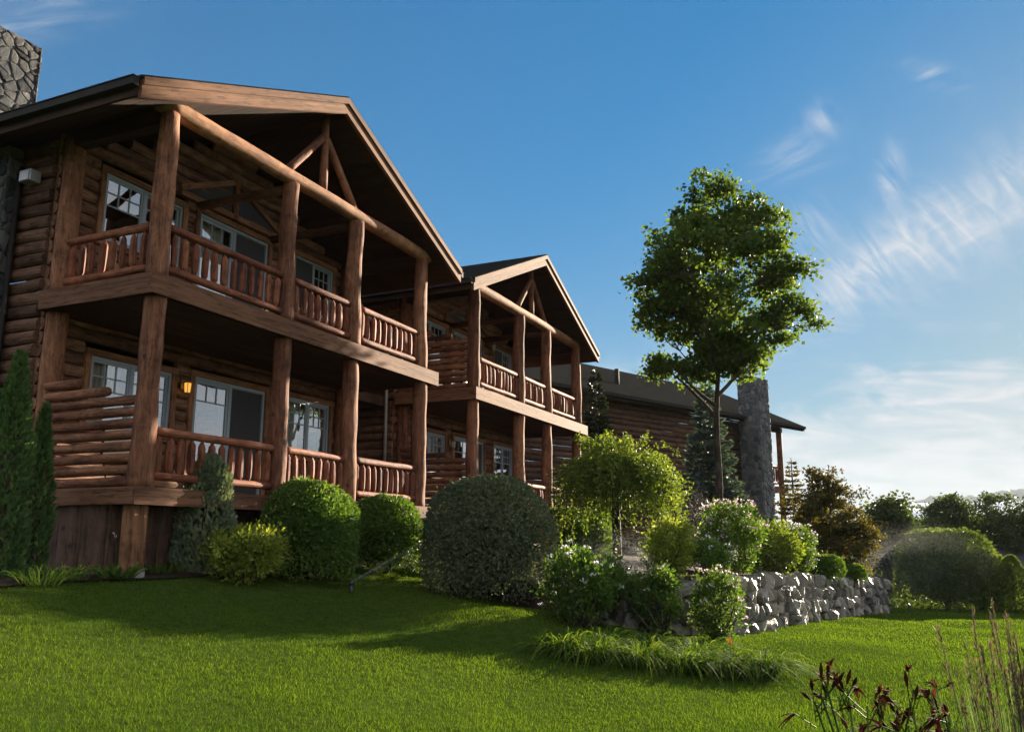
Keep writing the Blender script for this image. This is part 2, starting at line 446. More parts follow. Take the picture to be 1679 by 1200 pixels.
class MB:
    """collects solids and builds them as one mesh; every vertex carries lc (grain coordinates) and rnd"""
    def __init__(s, origin=(0, 0, 0)):
        s.v = []; s.f = []; s.lc = []; s.r = []; s.smooth = []
        s.o = np.array(origin, float)

    def add(s, verts, faces, lc=None, rnd=None, smooth=False):
        b = len(s.v)
        verts = [tuple(np.asarray(q, float) - s.o) for q in verts]
        s.v += verts
        s.f += [tuple(b + i for i in f) for f in faces]
        s.lc += list(lc) if lc is not None else [tuple(q) for q in verts]
        rv = random.random() if rnd is None else rnd
        s.r += [rv] * len(verts)
        s.smooth += [smooth] * len(faces)

    def box(s, x0, x1, y0, y1, z0, z1, rnd=None):
        s.obox(((x0 + x1) / 2, (y0 + y1) / 2, (z0 + z1) / 2), ((x1 - x0) / 2, 0, 0), (0, (y1 - y0) / 2, 0), (0, 0, (z1 - z0) / 2), rnd)

    def obox(s, c, a, b, d, rnd=None):
        c, a, b, d = (np.array(q, float) for q in (c, a, b, d))
        L = [np.linalg.norm(q) for q in (a, b, d)]
        st = [1., 1., 1.]; st[int(np.argmax(L))] = .13
        off = np.array([random.uniform(0, 50) for _ in range(3)])
        vs, lc = [], []
        for i in (-1, 1):
            for j in (-1, 1):
                for k in (-1, 1):
                    vs.append(c + a * i + b * j + d * k)
                    lc.append(tuple(off + np.array([i * L[0] * st[0], j * L[1] * st[1], k * L[2] * st[2]])))
        fs = [(0, 1, 3, 2), (4, 6, 7, 5), (0, 4, 5, 1), (2, 3, 7, 6), (0, 2, 6, 4), (1, 5, 7, 3)]
        if np.dot(np.cross(a, b), d) < 0: fs = [f[::-1] for f in fs]
        s.add(vs, fs, lc, rnd)

    def beam(s, p, q, w, h, up=(0, 0, 1)):
        p, q = np.array(p, float), np.array(q, float)
        d = (q - p) / 2; u = np.array(up, float)
        sd_ = np.cross(d, u); sd_ /= np.linalg.norm(sd_)
        uu = np.cross(sd_, d); uu /= np.linalg.norm(uu)
        s.obox((p + q) / 2, d, sd_ * w / 2, uu * h / 2)

    def tube(s, pts, radii, n=10, wob=0.0, seg=None, caps=True, smooth=True, rnd=None):
        pts = np.array(pts, float); radii = np.array(radii, float) if np.ndim(radii) else np.full(len(pts), float(radii))
        if seg:
            t0 = np.linspace(0, 1, len(pts)); t1 = np.linspace(0, 1, seg + 1)
            pts = np.stack([np.interp(t1, t0, pts[:, k]) for k in range(3)], 1); radii = np.interp(t1, t0, radii)
        m = len(pts)
        tang = np.gradient(pts, axis=0); tang /= np.linalg.norm(tang, axis=1)[:, None] + 1e-9
        ref = np.array([0, 0, 1.]) if abs(tang[0][2]) < .8 else np.array([1., 0, 0])
        ph = random.uniform(0, 50); off = random.uniform(0, 80)
        vs, lc = [], []
        ln = 0.0
        for i in range(m):
            if i: ln += np.linalg.norm(pts[i] - pts[i - 1])
            a = np.cross(tang[i], ref); a /= np.linalg.norm(a) + 1e-9
            b = np.cross(a, tang[i])
            for k in range(n):
                th = 2 * math.pi * k / n
                r = radii[i]
                if wob:
                    r *= 1 + wob * (math.sin(ln * 3.1 + ph + 2 * math.sin(th + ph)) * .5 + math.sin(ln * 7.7 + th * 2 + ph * 2) * .35 + math.sin(th * 3 + ph + ln * 1.3) * .4)
                vs.append(pts[i] + (a * math.cos(th) + b * math.sin(th)) * r)
                lc.append((math.cos(th) * radii[i] + off, math.sin(th) * radii[i] + off, ln * .13 + off))
        fs = []
        for i in range(m - 1):
            for k in range(n):
                k2 = (k + 1) % n
                fs.append((i * n + k, i * n + k2, (i + 1) * n + k2, (i + 1) * n + k))
        # orientation: make sure faces point outwards
        fs = [f[::-1] for f in fs]
        if caps:
            fs.append(tuple(range(n))); fs.append(tuple((m - 1) * n + k for k in range(n))[::-1])
        s.add(vs, fs, lc, rnd, smooth)

    def mesh(s, name, mat):
        me = bpy.data.meshes.new(name)
        me.from_pydata(s.v, [], s.f)
        a = me.attributes.new('lc', 'FLOAT_VECTOR', 'POINT'); a.data.foreach_set('vector', np.array(s.lc, np.float32).ravel())
        a = me.attributes.new('rnd', 'FLOAT', 'POINT'); a.data.foreach_set('value', np.array(s.r, np.float32))
        me.polygons.foreach_set('use_smooth', s.smooth)
        me.materials.append(MATS[mat])
        me.update()
        return me

    def build(s, name, mat, parent=None, bevel=0.0):
        o = link(name, s.mesh(name, mat), parent)
        if bevel:
            md = o.modifiers.new('bevel', 'BEVEL'); md.width = bevel; md.segments = 2; md.limit_method = 'ANGLE'
        return o


def tri_mesh(name, V, F, rnd, mat, nper):
    """V (M,3), F (K,3) triangles, rnd per vertex"""
    me = bpy.data.meshes.new(name)
    me.vertices.add(len(V)); me.vertices.foreach_set('co', V.astype(np.float32).ravel())
    me.loops.add(F.size); me.loops.foreach_set('vertex_index', F.astype(np.int32).ravel())
    me.polygons.add(len(F)); me.polygons.foreach_set('loop_start', np.arange(0, F.size, 3, dtype=np.int32))
    a = me.attributes.new('rnd', 'FLOAT', 'POINT'); a.data.foreach_set('value', rnd.astype(np.float32))
    me.materials.append(MATS[mat])
    me.update(calc_edges=True)
    return me


def norm(a):
    return a / (np.linalg.norm(a, axis=1)[:, None] + 1e-9)


def leaves(name, P, D, mat, parent=None, size=.06, aspect=.6, rnd=None, fold=.25, var=.35, r=None):
    """folded diamond leaves: base P, pointing along D"""
    r = r or rng
    n = len(P)
    D = norm(D)
    S = norm(np.cross(D, r.normal(size=(n, 3))))
    Nn = np.cross(S, D)
    L = np.asarray(size) * (1 + var * r.uniform(-1, 1, n))[:, None]
    mid = P + D * L * .5 + Nn * L * fold * .4
    V = np.stack([P, mid + S * L * aspect * .5 - Nn * L * fold * .25, P + D * L, mid - S * L * aspect * .5 - Nn * L * fold * .25], 1).reshape(-1, 3)
    i = np.arange(n)[:, None] * 4
    F = np.concatenate([i + np.array([[0, 1, 2]]), i + np.array([[0, 2, 3]])], 0)
    if rnd is None: rnd = r.uniform(0, 1, n)
    me = tri_mesh(name, V, F, np.repeat(np.clip(rnd, 0, 1), 4), mat, 4)
    return link(name, me, parent)


def blades(name, P, D, L, W, mat, parent=None, rnd=None, droop=.5, seg=4, r=None, taper=1.0):
    """arching strips from P along D, drooping with gravity; L,W arrays"""
    r = r or rng
    n = len(P)
    D = norm(D)
    H = D.copy(); H[:, 2] = 0
    S = norm(np.cross(D, np.array([0, 0, 1.])) + r.normal(size=(n, 3)) * .15)
    rows = []
    for k in range(seg + 1):
        t = k / seg
        c = P + D * (L * t)[:, None] + np.array([0, 0, -1.]) * (droop * L * t * t)[:, None] + H * (droop * .35 * L * t * t)[:, None]
        w = W * (1 - t ** 1.6 * taper) * (.6 + .4 * min(1, t * 4)) * .5
        if k == seg: rows.append(c[:, None, :])
        else: rows.append(np.stack([c - S * w[:, None], c + S * w[:, None]], 1))
    V = np.concatenate(rows, 1)
    m = V.shape[1]
    f = []
    for k in range(seg - 1):
        a = 2 * k
        f += [(a, a + 1, a + 3), (a, a + 3, a + 2)]
    a = 2 * (seg - 1)
    f.append((a, a + 1, a + 2))
    f = np.array(f)
    F = (np.arange(n)[:, None, None] * m + f[None]).reshape(-1, 3)
    if rnd is None: rnd = r.uniform(0, 1, n)
    me = tri_mesh(name, V.reshape(-1, 3), F, np.repeat(np.clip(rnd, 0, 1), m), mat, m)
    return link(name, me, parent)


def sphere_dirs(n, r=None):
    r = r or rng
    return norm(r.normal(size=(n, 3)))


# ------------------------------------------------------------------ terrain
PY = [-400, -60, -10, 0, 2, 4, 6, 8, 9.0, 12, 40, 400]
PZ = [-25, -.9, -.15, 0, .06, .27, .54, .96, 1.17, 1.2, 1.3, -5]


def ground(X, Y):
    X = np.asarray(X, float); Y = np.asarray(Y, float)
    z = np.interp(Y, PY, PZ)
    z = z - .030 * np.clip(X - 13.5, 0, 22) * np.clip((7.5 - Y) / 3, 0, 1)
    # the swell of turf beside the planting bed
    z = z + .16 * np.exp(-(((X - 12.0) / 1.6) ** 2 + ((Y - 5.0) / 1.1) ** 2))
    z = z + .018 * np.sin(X * 1.7 + 1) * np.sin(Y * 1.3) + .012 * np.sin(X * .7 - Y * 2.1)
    far = np.clip((np.hypot(X, Y) - 45) / 160, 0, 1)
    return z - 14 * far * far * (3 - 2 * far)


def make_ground():
    xs = np.unique(np.concatenate([-np.geomspace(3, 6000, 22)[::-1], np.arange(-3, 45, .3), np.geomspace(45, 9000, 40)]))
    ys = np.unique(np.concatenate([-np.geomspace(12, 6000, 26)[::-1], np.arange(-12, 16, .3), np.geomspace(16, 6000, 26)]))
    X, Y = np.meshgrid(xs, ys, indexing='ij')
    Z = ground(X, Y)
    nx, ny = X.shape
    me = bpy.data.meshes.new('lawn_ground')
    idx = np.arange(nx * ny).reshape(nx, ny)
    q = np.stack([idx[:-1, :-1], idx[1:, :-1], idx[1:, 1:], idx[:-1, 1:]], -1).reshape(-1, 4)
    me.from_pydata(np.stack([X, Y, Z], -1).reshape(-1, 3).tolist(), [], q.tolist())
    me.polygons.foreach_set('use_smooth', [True] * len(q))
    me.materials.append(MATS['soil'])
    tag(link('lawn_ground', me), kind='structure')


make_ground()

WALL = np.array([(12.5, 4.5), (12.82, 4.05), (13.45, 3.15), (15.15, 2.67), (18.16, 2.31), (21.69, 2.05), (24.5, 1.44), (28.2, .62), (28.9, .95), (29.3, 2.0)])


def wall_at(t):
    """point on the wall's foot line and its outward normal, t in metres along it"""
    seg = np.linalg.norm(np.diff(WALL, axis=0), axis=1); cum = np.concatenate([[0], np.cumsum(seg)])
    p = np.array([np.interp(t, cum, WALL[:, 0]), np.interp(t, cum, WALL[:, 1])])
    q = np.array([np.interp(min(t + .3, cum[-1]), cum, WALL[:, 0]), np.interp(min(t + .3, cum[-1]), cum, WALL[:, 1])])
    o = np.array([np.interp(max(t - .3, 0), cum, WALL[:, 0]), np.interp(max(t - .3, 0), cum, WALL[:, 1])])
    d = (q - o) / np.linalg.norm(q - o)
    return p, np.array([d[1], -d[0]]), cum[-1]


def wall_top(t):
    return float(np.interp(t, [0, .55, 1.65, 3.4, 6.4, 10, 12.9, 16.6, 18.5], [.80, .90, .93, .99, .94, .80, .66, .50, .47]))


def bed_z(X, Y):
    """height of the planting bed"""
    X = np.asarray(X, float); Y = np.asarray(Y, float)
    base = np.interp(X, [12, 14.5, 16, 18, 21.7, 24.5, 28, 34], [.82, .94, .97, .93, .79, .65, .49, .44])
    k = np.clip((Y - 5.5) / 3.5, 0, 1)
    return base * (1 - k) + 1.2 * k + .02 * np.sin(X * 5) * np.sin(Y * 4)


def make_bed():
    rows, nb = [], 26
    L = wall_at(0)[2]
    for t in np.linspace(0, L, 56):
        p, n, _ = wall_at(t)
        f = p - n * .28
        b = np.array([14.7 + 17.3 * (t / L), 8.8])
        if t > L - 1.5: b = np.array([32.3, np.interp(t, [L - 1.5, L], [8.8, 4.5])])
        rows.append([(*(f + (b - f) * s), 0) for s in np.linspace(0, 1, nb)])
    A = np.array(rows)
    A[..., 2] = bed_z(A[..., 0], A[..., 1])
    A[0, :, 2] = np.minimum(A[0, :, 2], ground(A[0, :, 0], A[0, :, 1]) - .02)
    n, m = A.shape[:2]
    me = bpy.data.meshes.new('planting_bed')
    f = [(i * m + j, (i + 1) * m + j, (i + 1) * m + j + 1, i * m + j + 1) for i in range(n - 1) for j in range(m - 1)]
    me.from_pydata(A.reshape(-1, 3).tolist(), [], f)
    me.materials.append(MATS['mulch'])
    tag(link('planting_bed', me), kind='structure')
    # mulched strip along the foot of the lodges
    xs = np.arange(4, 29, .4)
    V, F = [], []
    for i, x in enumerate(xs):
        e = 8.78 + .10 * math.sin(x * 1.9)
        for y in (e, e + .2, 9.6, 11.4):
            V.append((x, y, float(ground(x, y)) + .025))
    for i in range(len(xs) - 1):
        for j in range(3):
            F.append((i * 4 + j, (i + 1) * 4 + j, (i + 1) * 4 + j + 1, i * 4 + j + 1))
    me = bpy.data.meshes.new('mulch_strip'); me.from_pydata(V, [], F); me.materials.append(MATS['mulch'])
    tag(link('mulch_strip', me), kind='structure')


make_bed()


def in_poly(X, Y, poly):
    inside = np.zeros(len(X), bool)
    n = len(poly)
    for i in range(n):
        x0, y0 = poly[i]; x1, y1 = poly[(i + 1) % n]
        c = ((y0 > Y) != (y1 > Y)) & (X < (x1 - x0) * (Y - y0) / (y1 - y0 + 1e-12) + x0)
        inside ^= c
    return inside


def make_grass(N=820000):
    r = np.random.default_rng(3)
    rad = np.exp(r.uniform(math.log(3.6), math.log(48), N))
    th = YAW + r.uniform(R(-40), R(40), N)
    X, Y = rad * np.cos(th), rad * np.sin(th)
    bed = [tuple(p) for p in WALL] + [(32.4, 4), (32.4, 9), (14.7, 9)]
    keep = (Y < 8.83 + .10 * np.sin(X * 1.9)) & ~in_poly(X, Y, bed)
    X, Y, rad = X[keep], Y[keep], rad[keep]
    n = len(X)
    P = np.stack([X, Y, ground(X, Y) - .004], 1)
    tuft = snoise(P * np.array([1, 1, 0]), 1.4, 5) * .5 + snoise(P * np.array([1, 1, 0]), 5.0, 6) * .5
    D = np.stack([r.normal(0, .42, n), r.normal(0, .42, n), np.ones(n)], 1)
    L = (.054 + .014 * tuft) * r.uniform(.6, 1.35, n)
    W = .0026 * np.clip(rad / 5.0, .8, 9) * r.uniform(.7, 1.3, n)
    rnd = np.clip(.42 + .20 * tuft + .16 * snoise(P * np.array([1, 1, 0]), .55, 8) + r.normal(0, .2, n), 0, 1)
    o = blades('lawn_grass', P, D, L, W, 'grass', rnd=rnd, droop=.35, seg=2, r=r)
    tag(o, 'short mown green grass of the sloping lawn', 'grass', kind='stuff')


make_grass()

# ------------------------------------------------------------------ stone facing (irregular fieldstone cut as cells)


def voronoi_cells(w, h, step, r):
    pts = []
    nx, ny = max(1, int(round(w / step))), max(1, int(round(h / (step * .72))))
    for j in range(-1, ny + 1):
        for i in range(-1, nx + 1):
            pts.append(((i + .5 + r.uniform(-.55, .55) + (j % 2) * .5) * w / nx, (j + .5 + r.uniform(-.6, .6)) * h / ny))
    pts = np.array(pts)
    cells = []
    for i, p in enumerate(pts):
        poly = [(0, 0), (w, 0), (w, h), (0, h)]
        d = np.linalg.norm(pts - p, axis=1)
        for j in np.argsort(d)[1:16]:
            q = pts[j]; mpt = (p + q) / 2; nv = q - p
            newp = []
            for k in range(len(poly)):
                a, b = np.array(poly[k]), np.array(poly[(k + 1) % len(poly)])
                da, db = (a - mpt) @ nv, (b - mpt) @ nv
                if da <= 0: newp.append(tuple(a))
                if da * db < 0: newp.append(tuple(a + (b - a) * da / (da - db)))
            poly = newp
            if len(poly) < 3: break
        if len(poly) >= 3: cells.append(poly)
    return cells


def stone_face(mb, o, u, v, w, h, step, depth, r):
    """rounded stones set on the plane through o spanned by unit u, v"""
    o, u, v = (np.array(q, float) for q in (o, u, v))
    nrm_ = np.cross(u, v)
    for poly in voronoi_cells(w, h, step, r):
        P = np.array(poly)
        area = .5 * abs(np.dot(P[:, 0], np.roll(P[:, 1], 1)) - np.dot(P[:, 1], np.roll(P[:, 0], 1)))
        if area < .0012: continue
        c = P.mean(0)
        # round the outline
        Q = []
        for k in range(len(P)):
            a, b = P[k], P[(k + 1) % len(P)]
            Q += [a * .8 + b * .2, a * .2 + b * .8]
        Q = np.array(Q)
        gap = min(.007, math.sqrt(area) * .04)
        dd = Q - c; ln = np.linalg.norm(dd, axis=1)[:, None]
        dp = depth * r.uniform(.55, 1.3)
        tilt = r.uniform(-.18, .18, 2)
        rings = []
        for sc_, hgt in ((gap, -.03), (gap, .45), (gap + .010, .78), (gap + .035, 1.0)):
            q = c + dd * np.clip((ln - sc_) / ln, .25, 1)
            z = dp * hgt + ((q - c) @ tilt if hgt > 0 else 0) * .6
            rings.append([o + u * a + v * b + nrm_ * (zz if np.ndim(z) else z) for (a, b), zz in zip(q, z if np.ndim(z) else [z] * len(q))])
        n = len(Q)
        vs = [x for rg in rings for x in rg]
        fs = []
        for k in range(3):
            for i in range(n):
                j = (i + 1) % n
                fs.append((k * n + i, k * n + j, (k + 1) * n + j, (k + 1) * n + i))
        fs.append(tuple(3 * n + i for i in range(n)))
        mb.add(vs, fs, smooth=False)


# ------------------------------------------------------------------ lodges
RIDGE_X, EAVE_HW, M_SLOPE = 11.73, 4.43, .432
ROOF_TOP = 9.40
POSTS = [8.22, 10.87, 12.80, 15.24]
WALL_Y = 11.1


def roof_z(x, off=0.0):
    return ROOF_TOP - abs(x - RIDGE_X) * M_SLOPE + off


BAL = None


def baluster_pool():
    global BAL
    BAL = []
    for k in range(6):
        mb = MB()
        h = .50; r = .051 + .004 * random.uniform(-1, 1)
        pts = [(0, 0, 0), (0, 0, .06), (0, 0, .09), (0, 0, h / 2), (0, 0, h - .09), (0, 0, h - .06), (0, 0, h)]
        lean = random.uniform(-.012, .012)
        pts = [(lean * p[2] / h, random.uniform(-.003, .003), p[2]) for p in pts]
        mb.tube(pts, [.018, r * .95, r, r * 1.08, r, r * .95, .018], n=7, wob=.10, smooth=False)
        BAL.append(mb.mesh('baluster', 'rail'))


baluster_pool()


def railing(root, o, p, q, zdeck, wob=.1, h=.76):
    """log railing between p and q (world x,y) on a deck at zdeck"""
    rl = MB(o)
    p, q = np.array(p, float), np.array(q, float)
    z1 = zdeck + h
    rl.tube([(*p, z1), (*q, z1 + random.uniform(-.015, .015))], [.062, .058], n=10, wob=.09, seg=14)
    R_ = rl.build('railing', 'rail', root)
    lo = MB(o); lo.tube([(*p, zdeck + .17), (*q, zdeck + .165)], [.055, .06], n=10, wob=.09, seg=14)
    lo.build('bottom_rail', 'rail', R_)
    L = np.linalg.norm(q - p); n = max(2, int(round((L - .12) / .192)))
    for k in range(n):
        c = p + (q - p) * ((k + .5) / n)
        b = link('baluster', random.choice(BAL), R_, (c[0] - o[0], c[1] - o[1], zdeck + .20 - o[2]))
        b.rotation_euler = (random.uniform(-.02, .02), random.uniform(-.03, .03), random.uniform(0, 6.28))
        b.scale = (random.uniform(.88, 1.1),) * 2 + (1.0,)
    return R_


def log_courses(mb, axis, const, a_of_z, z0, z1, openings, out, course=.195, r=random):
    """half-round siding logs; axis 'x' or 'y'; a_of_z(z) -> (a0, a1); out = +1/-1 side they bulge to"""
    n = int(math.ceil((z1 - z0) / course))
    for k in range(n):
        za, zb = z0 + k * course, min(z0 + (k + 1) * course, z1)
        if zb - za < .03: continue
        zm = (za + zb) / 2
        lim = a_of_z(zm)
        if lim is None: continue
        iv = [lim]
        for (o0, o1, oz0, oz1) in openings:
            if zb > oz0 + .05 and za < oz1 - .05:
                nv = []
                for (s, e) in iv:
                    if o1 <= s or o0 >= e: nv.append((s, e)); continue
                    if o0 > s: nv.append((s, o0))
                    if o1 < e: nv.append((o1, e))
                iv = nv
        for (s, e) in iv:
            if e - s < .05: continue
            m = max(2, int((e - s) / .35)); depth = .085; prof = 6
            off = np.array([r.uniform(0, 60) for _ in range(3)]); ph = r.uniform(0, 30)
            vs, lc = [], []
            for i in range(m + 1):
                a = s + (e - s) * i / m
                wv = .010 * math.sin(a * 2.3 + ph) + .006 * math.sin(a * 5.9 + ph * 2)
                for j in range(prof + 1):
                    th = math.pi * j / prof
                    dz = -math.cos(th) * (zb - za) / 2; dn = math.sin(th) * (depth + wv * 1.4)
                    pz = zm + dz + wv * .5
                    pt = (a, const + out * dn, pz) if axis == 'x' else (const + out * dn, a, pz)
                    vs.append(pt); lc.append((off[0] + dz, off[1] + dn, off[2] + a * .13))
            fs = []
            for i in range(m):
                for j in range(prof):
                    f = (i * (prof + 1) + j, i * (prof + 1) + j + 1, (i + 1) * (prof + 1) + j + 1, (i + 1) * (prof + 1) + j)
                    fs.append(f)
            fs.append(tuple(range(prof + 1))[::-1]); fs.append(tuple(m * (prof + 1) + j for j in range(prof + 1)))
            if (axis == 'x') == (out > 0): fs = [f[::-1] for f in fs]
            mb.add(vs, fs, lc, smooth=False)


def window(root, o, x0, x1, z0, z1, door=False, curtain='both', screen=None):
    """sliding window or patio door in the front wall: frame (> pane, muntin, curtain, insect_screen, casing)"""
    y = WALL_Y - .06
    name = 'sliding_door' if door else 'window'
    fr = MB(o); t = .055 if door else .045
    for a in ((x0, x1, z1 - t, z1), (x0, x1, z0, z0 + t)):
        fr.box(a[0], a[1], y - .02, y + .07, a[2], a[3])
    fr.box(x0, x0 + t, y - .02, y + .07, z0 + t, z1 - t); fr.box(x1 - t, x1, y - .02, y + .07, z0 + t, z1 - t)
    xm = (x0 + x1) / 2
    fr.box(xm - .035, xm + .035, y - .012, y + .06, z0 + t, z1 - t)
    # sash stiles
    st = .05 if door else .035
    for a0, a1, dy in ((x0 + t, xm - .035, .0), (xm + .035, x1 - t, .02)):
        fr.box(a0, a0 + st, y + dy, y + dy + .04, z0 + t, z1 - t); fr.box(a1 - st, a1, y + dy, y + dy + .04, z0 + t, z1 - t)
        fr.box(a0 + st, a1 - st, y + dy, y + dy + .04, z1 - t - st, z1 - t); fr.box(a0 + st, a1 - st, y + dy, y + dy + .04, z0 + t, z0 + t + st * (2 if door else 1))
    W = fr.build(name, 'vinyl', root)
    cas = MB(o)
    for a in ((x0 - .10, x1 + .10, z1, z1 + .10),) + (() if door else ((x0 - .10, x1 + .10, z0 - .09, z0),)):
        cas.box(a[0], a[1], y - .06, y + .05, a[2], a[3])
    cas.box(x0 - .10, x0, y - .055, y + .05, z0, z1); cas.box(x1, x1 + .10, y - .055, y + .05, z0, z1)
    cas.build('casing', 'trim', W)
    for i, (a0, a1, dy) in enumerate(((x0 + t + st, xm - .035 - st, .018), (xm + .035 + st, x1 - t - st, .038))):
        g = MB(o); g.add([(a0, y + dy, z0 + t), (a1, y + dy, z0 + t), (a1, y + dy, z1 - t), (a0, y + dy, z1 - t)], [(0, 1, 2, 3)])
        g.build('pane', 'glass', W)
        mu = MB(o); h = z1 - z0
        zt = z1 - t - st; zl = zt - (.30 if door else .42) * (1 if door else min(1, h))
        for k in (1, 2):
            a = a0 + (a1 - a0) * k / 3
            mu.box(a - .011, a + .011, y + dy - .012, y + dy - .002, zl, zt)
        mu.box(a0, a1, y + dy - .012, y + dy - .002, zl - .011, zl + .011)
        if not door: mu.box(a0, a1, y + dy - .012, y + dy - .002, (zl + zt) / 2 - .01, (zl + zt) / 2 + .01)
        mu.build('muntin', 'vinyl', W)
        if screen == i:
            s_ = MB(o); s_.box(a0 - st, a1 + st, y + dy - .024, y + dy - .014, z0 + t, z1 - t * 1.2)
            s_.build('insect_screen', 'screen', W)
    cu = MB(o)
    spans = {'both': [(x0 + .05, x0 + (x1 - x0) * .30), (x1 - (x1 - x0) * .30, x1 - .05)], 'left': [(x0 + .05, x0 + (x1 - x0) * .45)],
             'right': [(xm - .1, x1 - .05)], 'full': [(x0 + .05, x1 - .05)], 'none': []}[curtain]
    for a0, a1 in spans:
        m = max(6, int((a1 - a0) / .035)); vs = []
        for i in range(m + 1):
            a = a0 + (a1 - a0) * i / m; yy = y + .16 + .025 * math.sin(i * 1.25) + .008 * math.sin(i * .5)
            vs += [(a, yy, z0 + .03), (a, yy, z1 - .05)]
        cu.add(vs, [(2 * i, 2 * i + 2, 2 * i + 3, 2 * i + 1) for i in range(m)], smooth=True)
    if spans: cu.build('curtain', 'curtain', W)
    return W


def lantern(root, o, x, z, on):
    y = WALL_Y - .10
    b = MB(o); b.box(x - .05, x + .05, y - .02, y + .02, z - .08, z + .10)
    b.tube([(x, y, z + .07), (x, y - .09, z + .11), (x, y - .12, z + .06)], .012, n=6)
    b.tube([(x, y - .12, z + .07), (x, y - .12, z + .02)], [.02, .085], n=8)
    for k in range(4):
        a = k * math.pi / 2 + .78
        b.tube([(x + .065 * math.cos(a), y - .12 + .065 * math.sin(a), z + .02), (x + .05 * math.cos(a), y - .12 + .05 * math.sin(a), z - .15)], .007, n=4)
    b.tube([(x, y - .12, z - .15), (x, y - .12, z - .17)], [.055, .03], n=8)
    L = b.build('porch_lantern', 'brass', root)
    g = MB(o); g.tube([(x, y - .12, z + .015), (x, y - .12, z - .145)], [.056, .043], n=8)
    g.build('lantern_glass', 'lamp_glass' if on else 'lamp_glass_off', L)


def privacy_screen(root, o, x, ya, yb, z0, n, short):
    """stacked horizontal logs at the side of a porch; short = lengths of the top ones"""
    pr = None
    post = MB(o)
    for k in range(n):
        y1 = yb
        y0 = ya
        if k >= n - len(short): y0 = yb - (yb - ya) * short[k - (n - len(short))]
        mb = MB(o)
        z = z0 + k * .152
        mb.tube([(x, y0, z), (x + random.uniform(-.01, .01), y1, z + random.uniform(-.012, .012))], [.066, .063], n=10, wob=.08, seg=10)
        if pr is None: pr = mb.build('privacy_screen', 'log', root)
        else: mb.build('screen_log', 'log', pr)


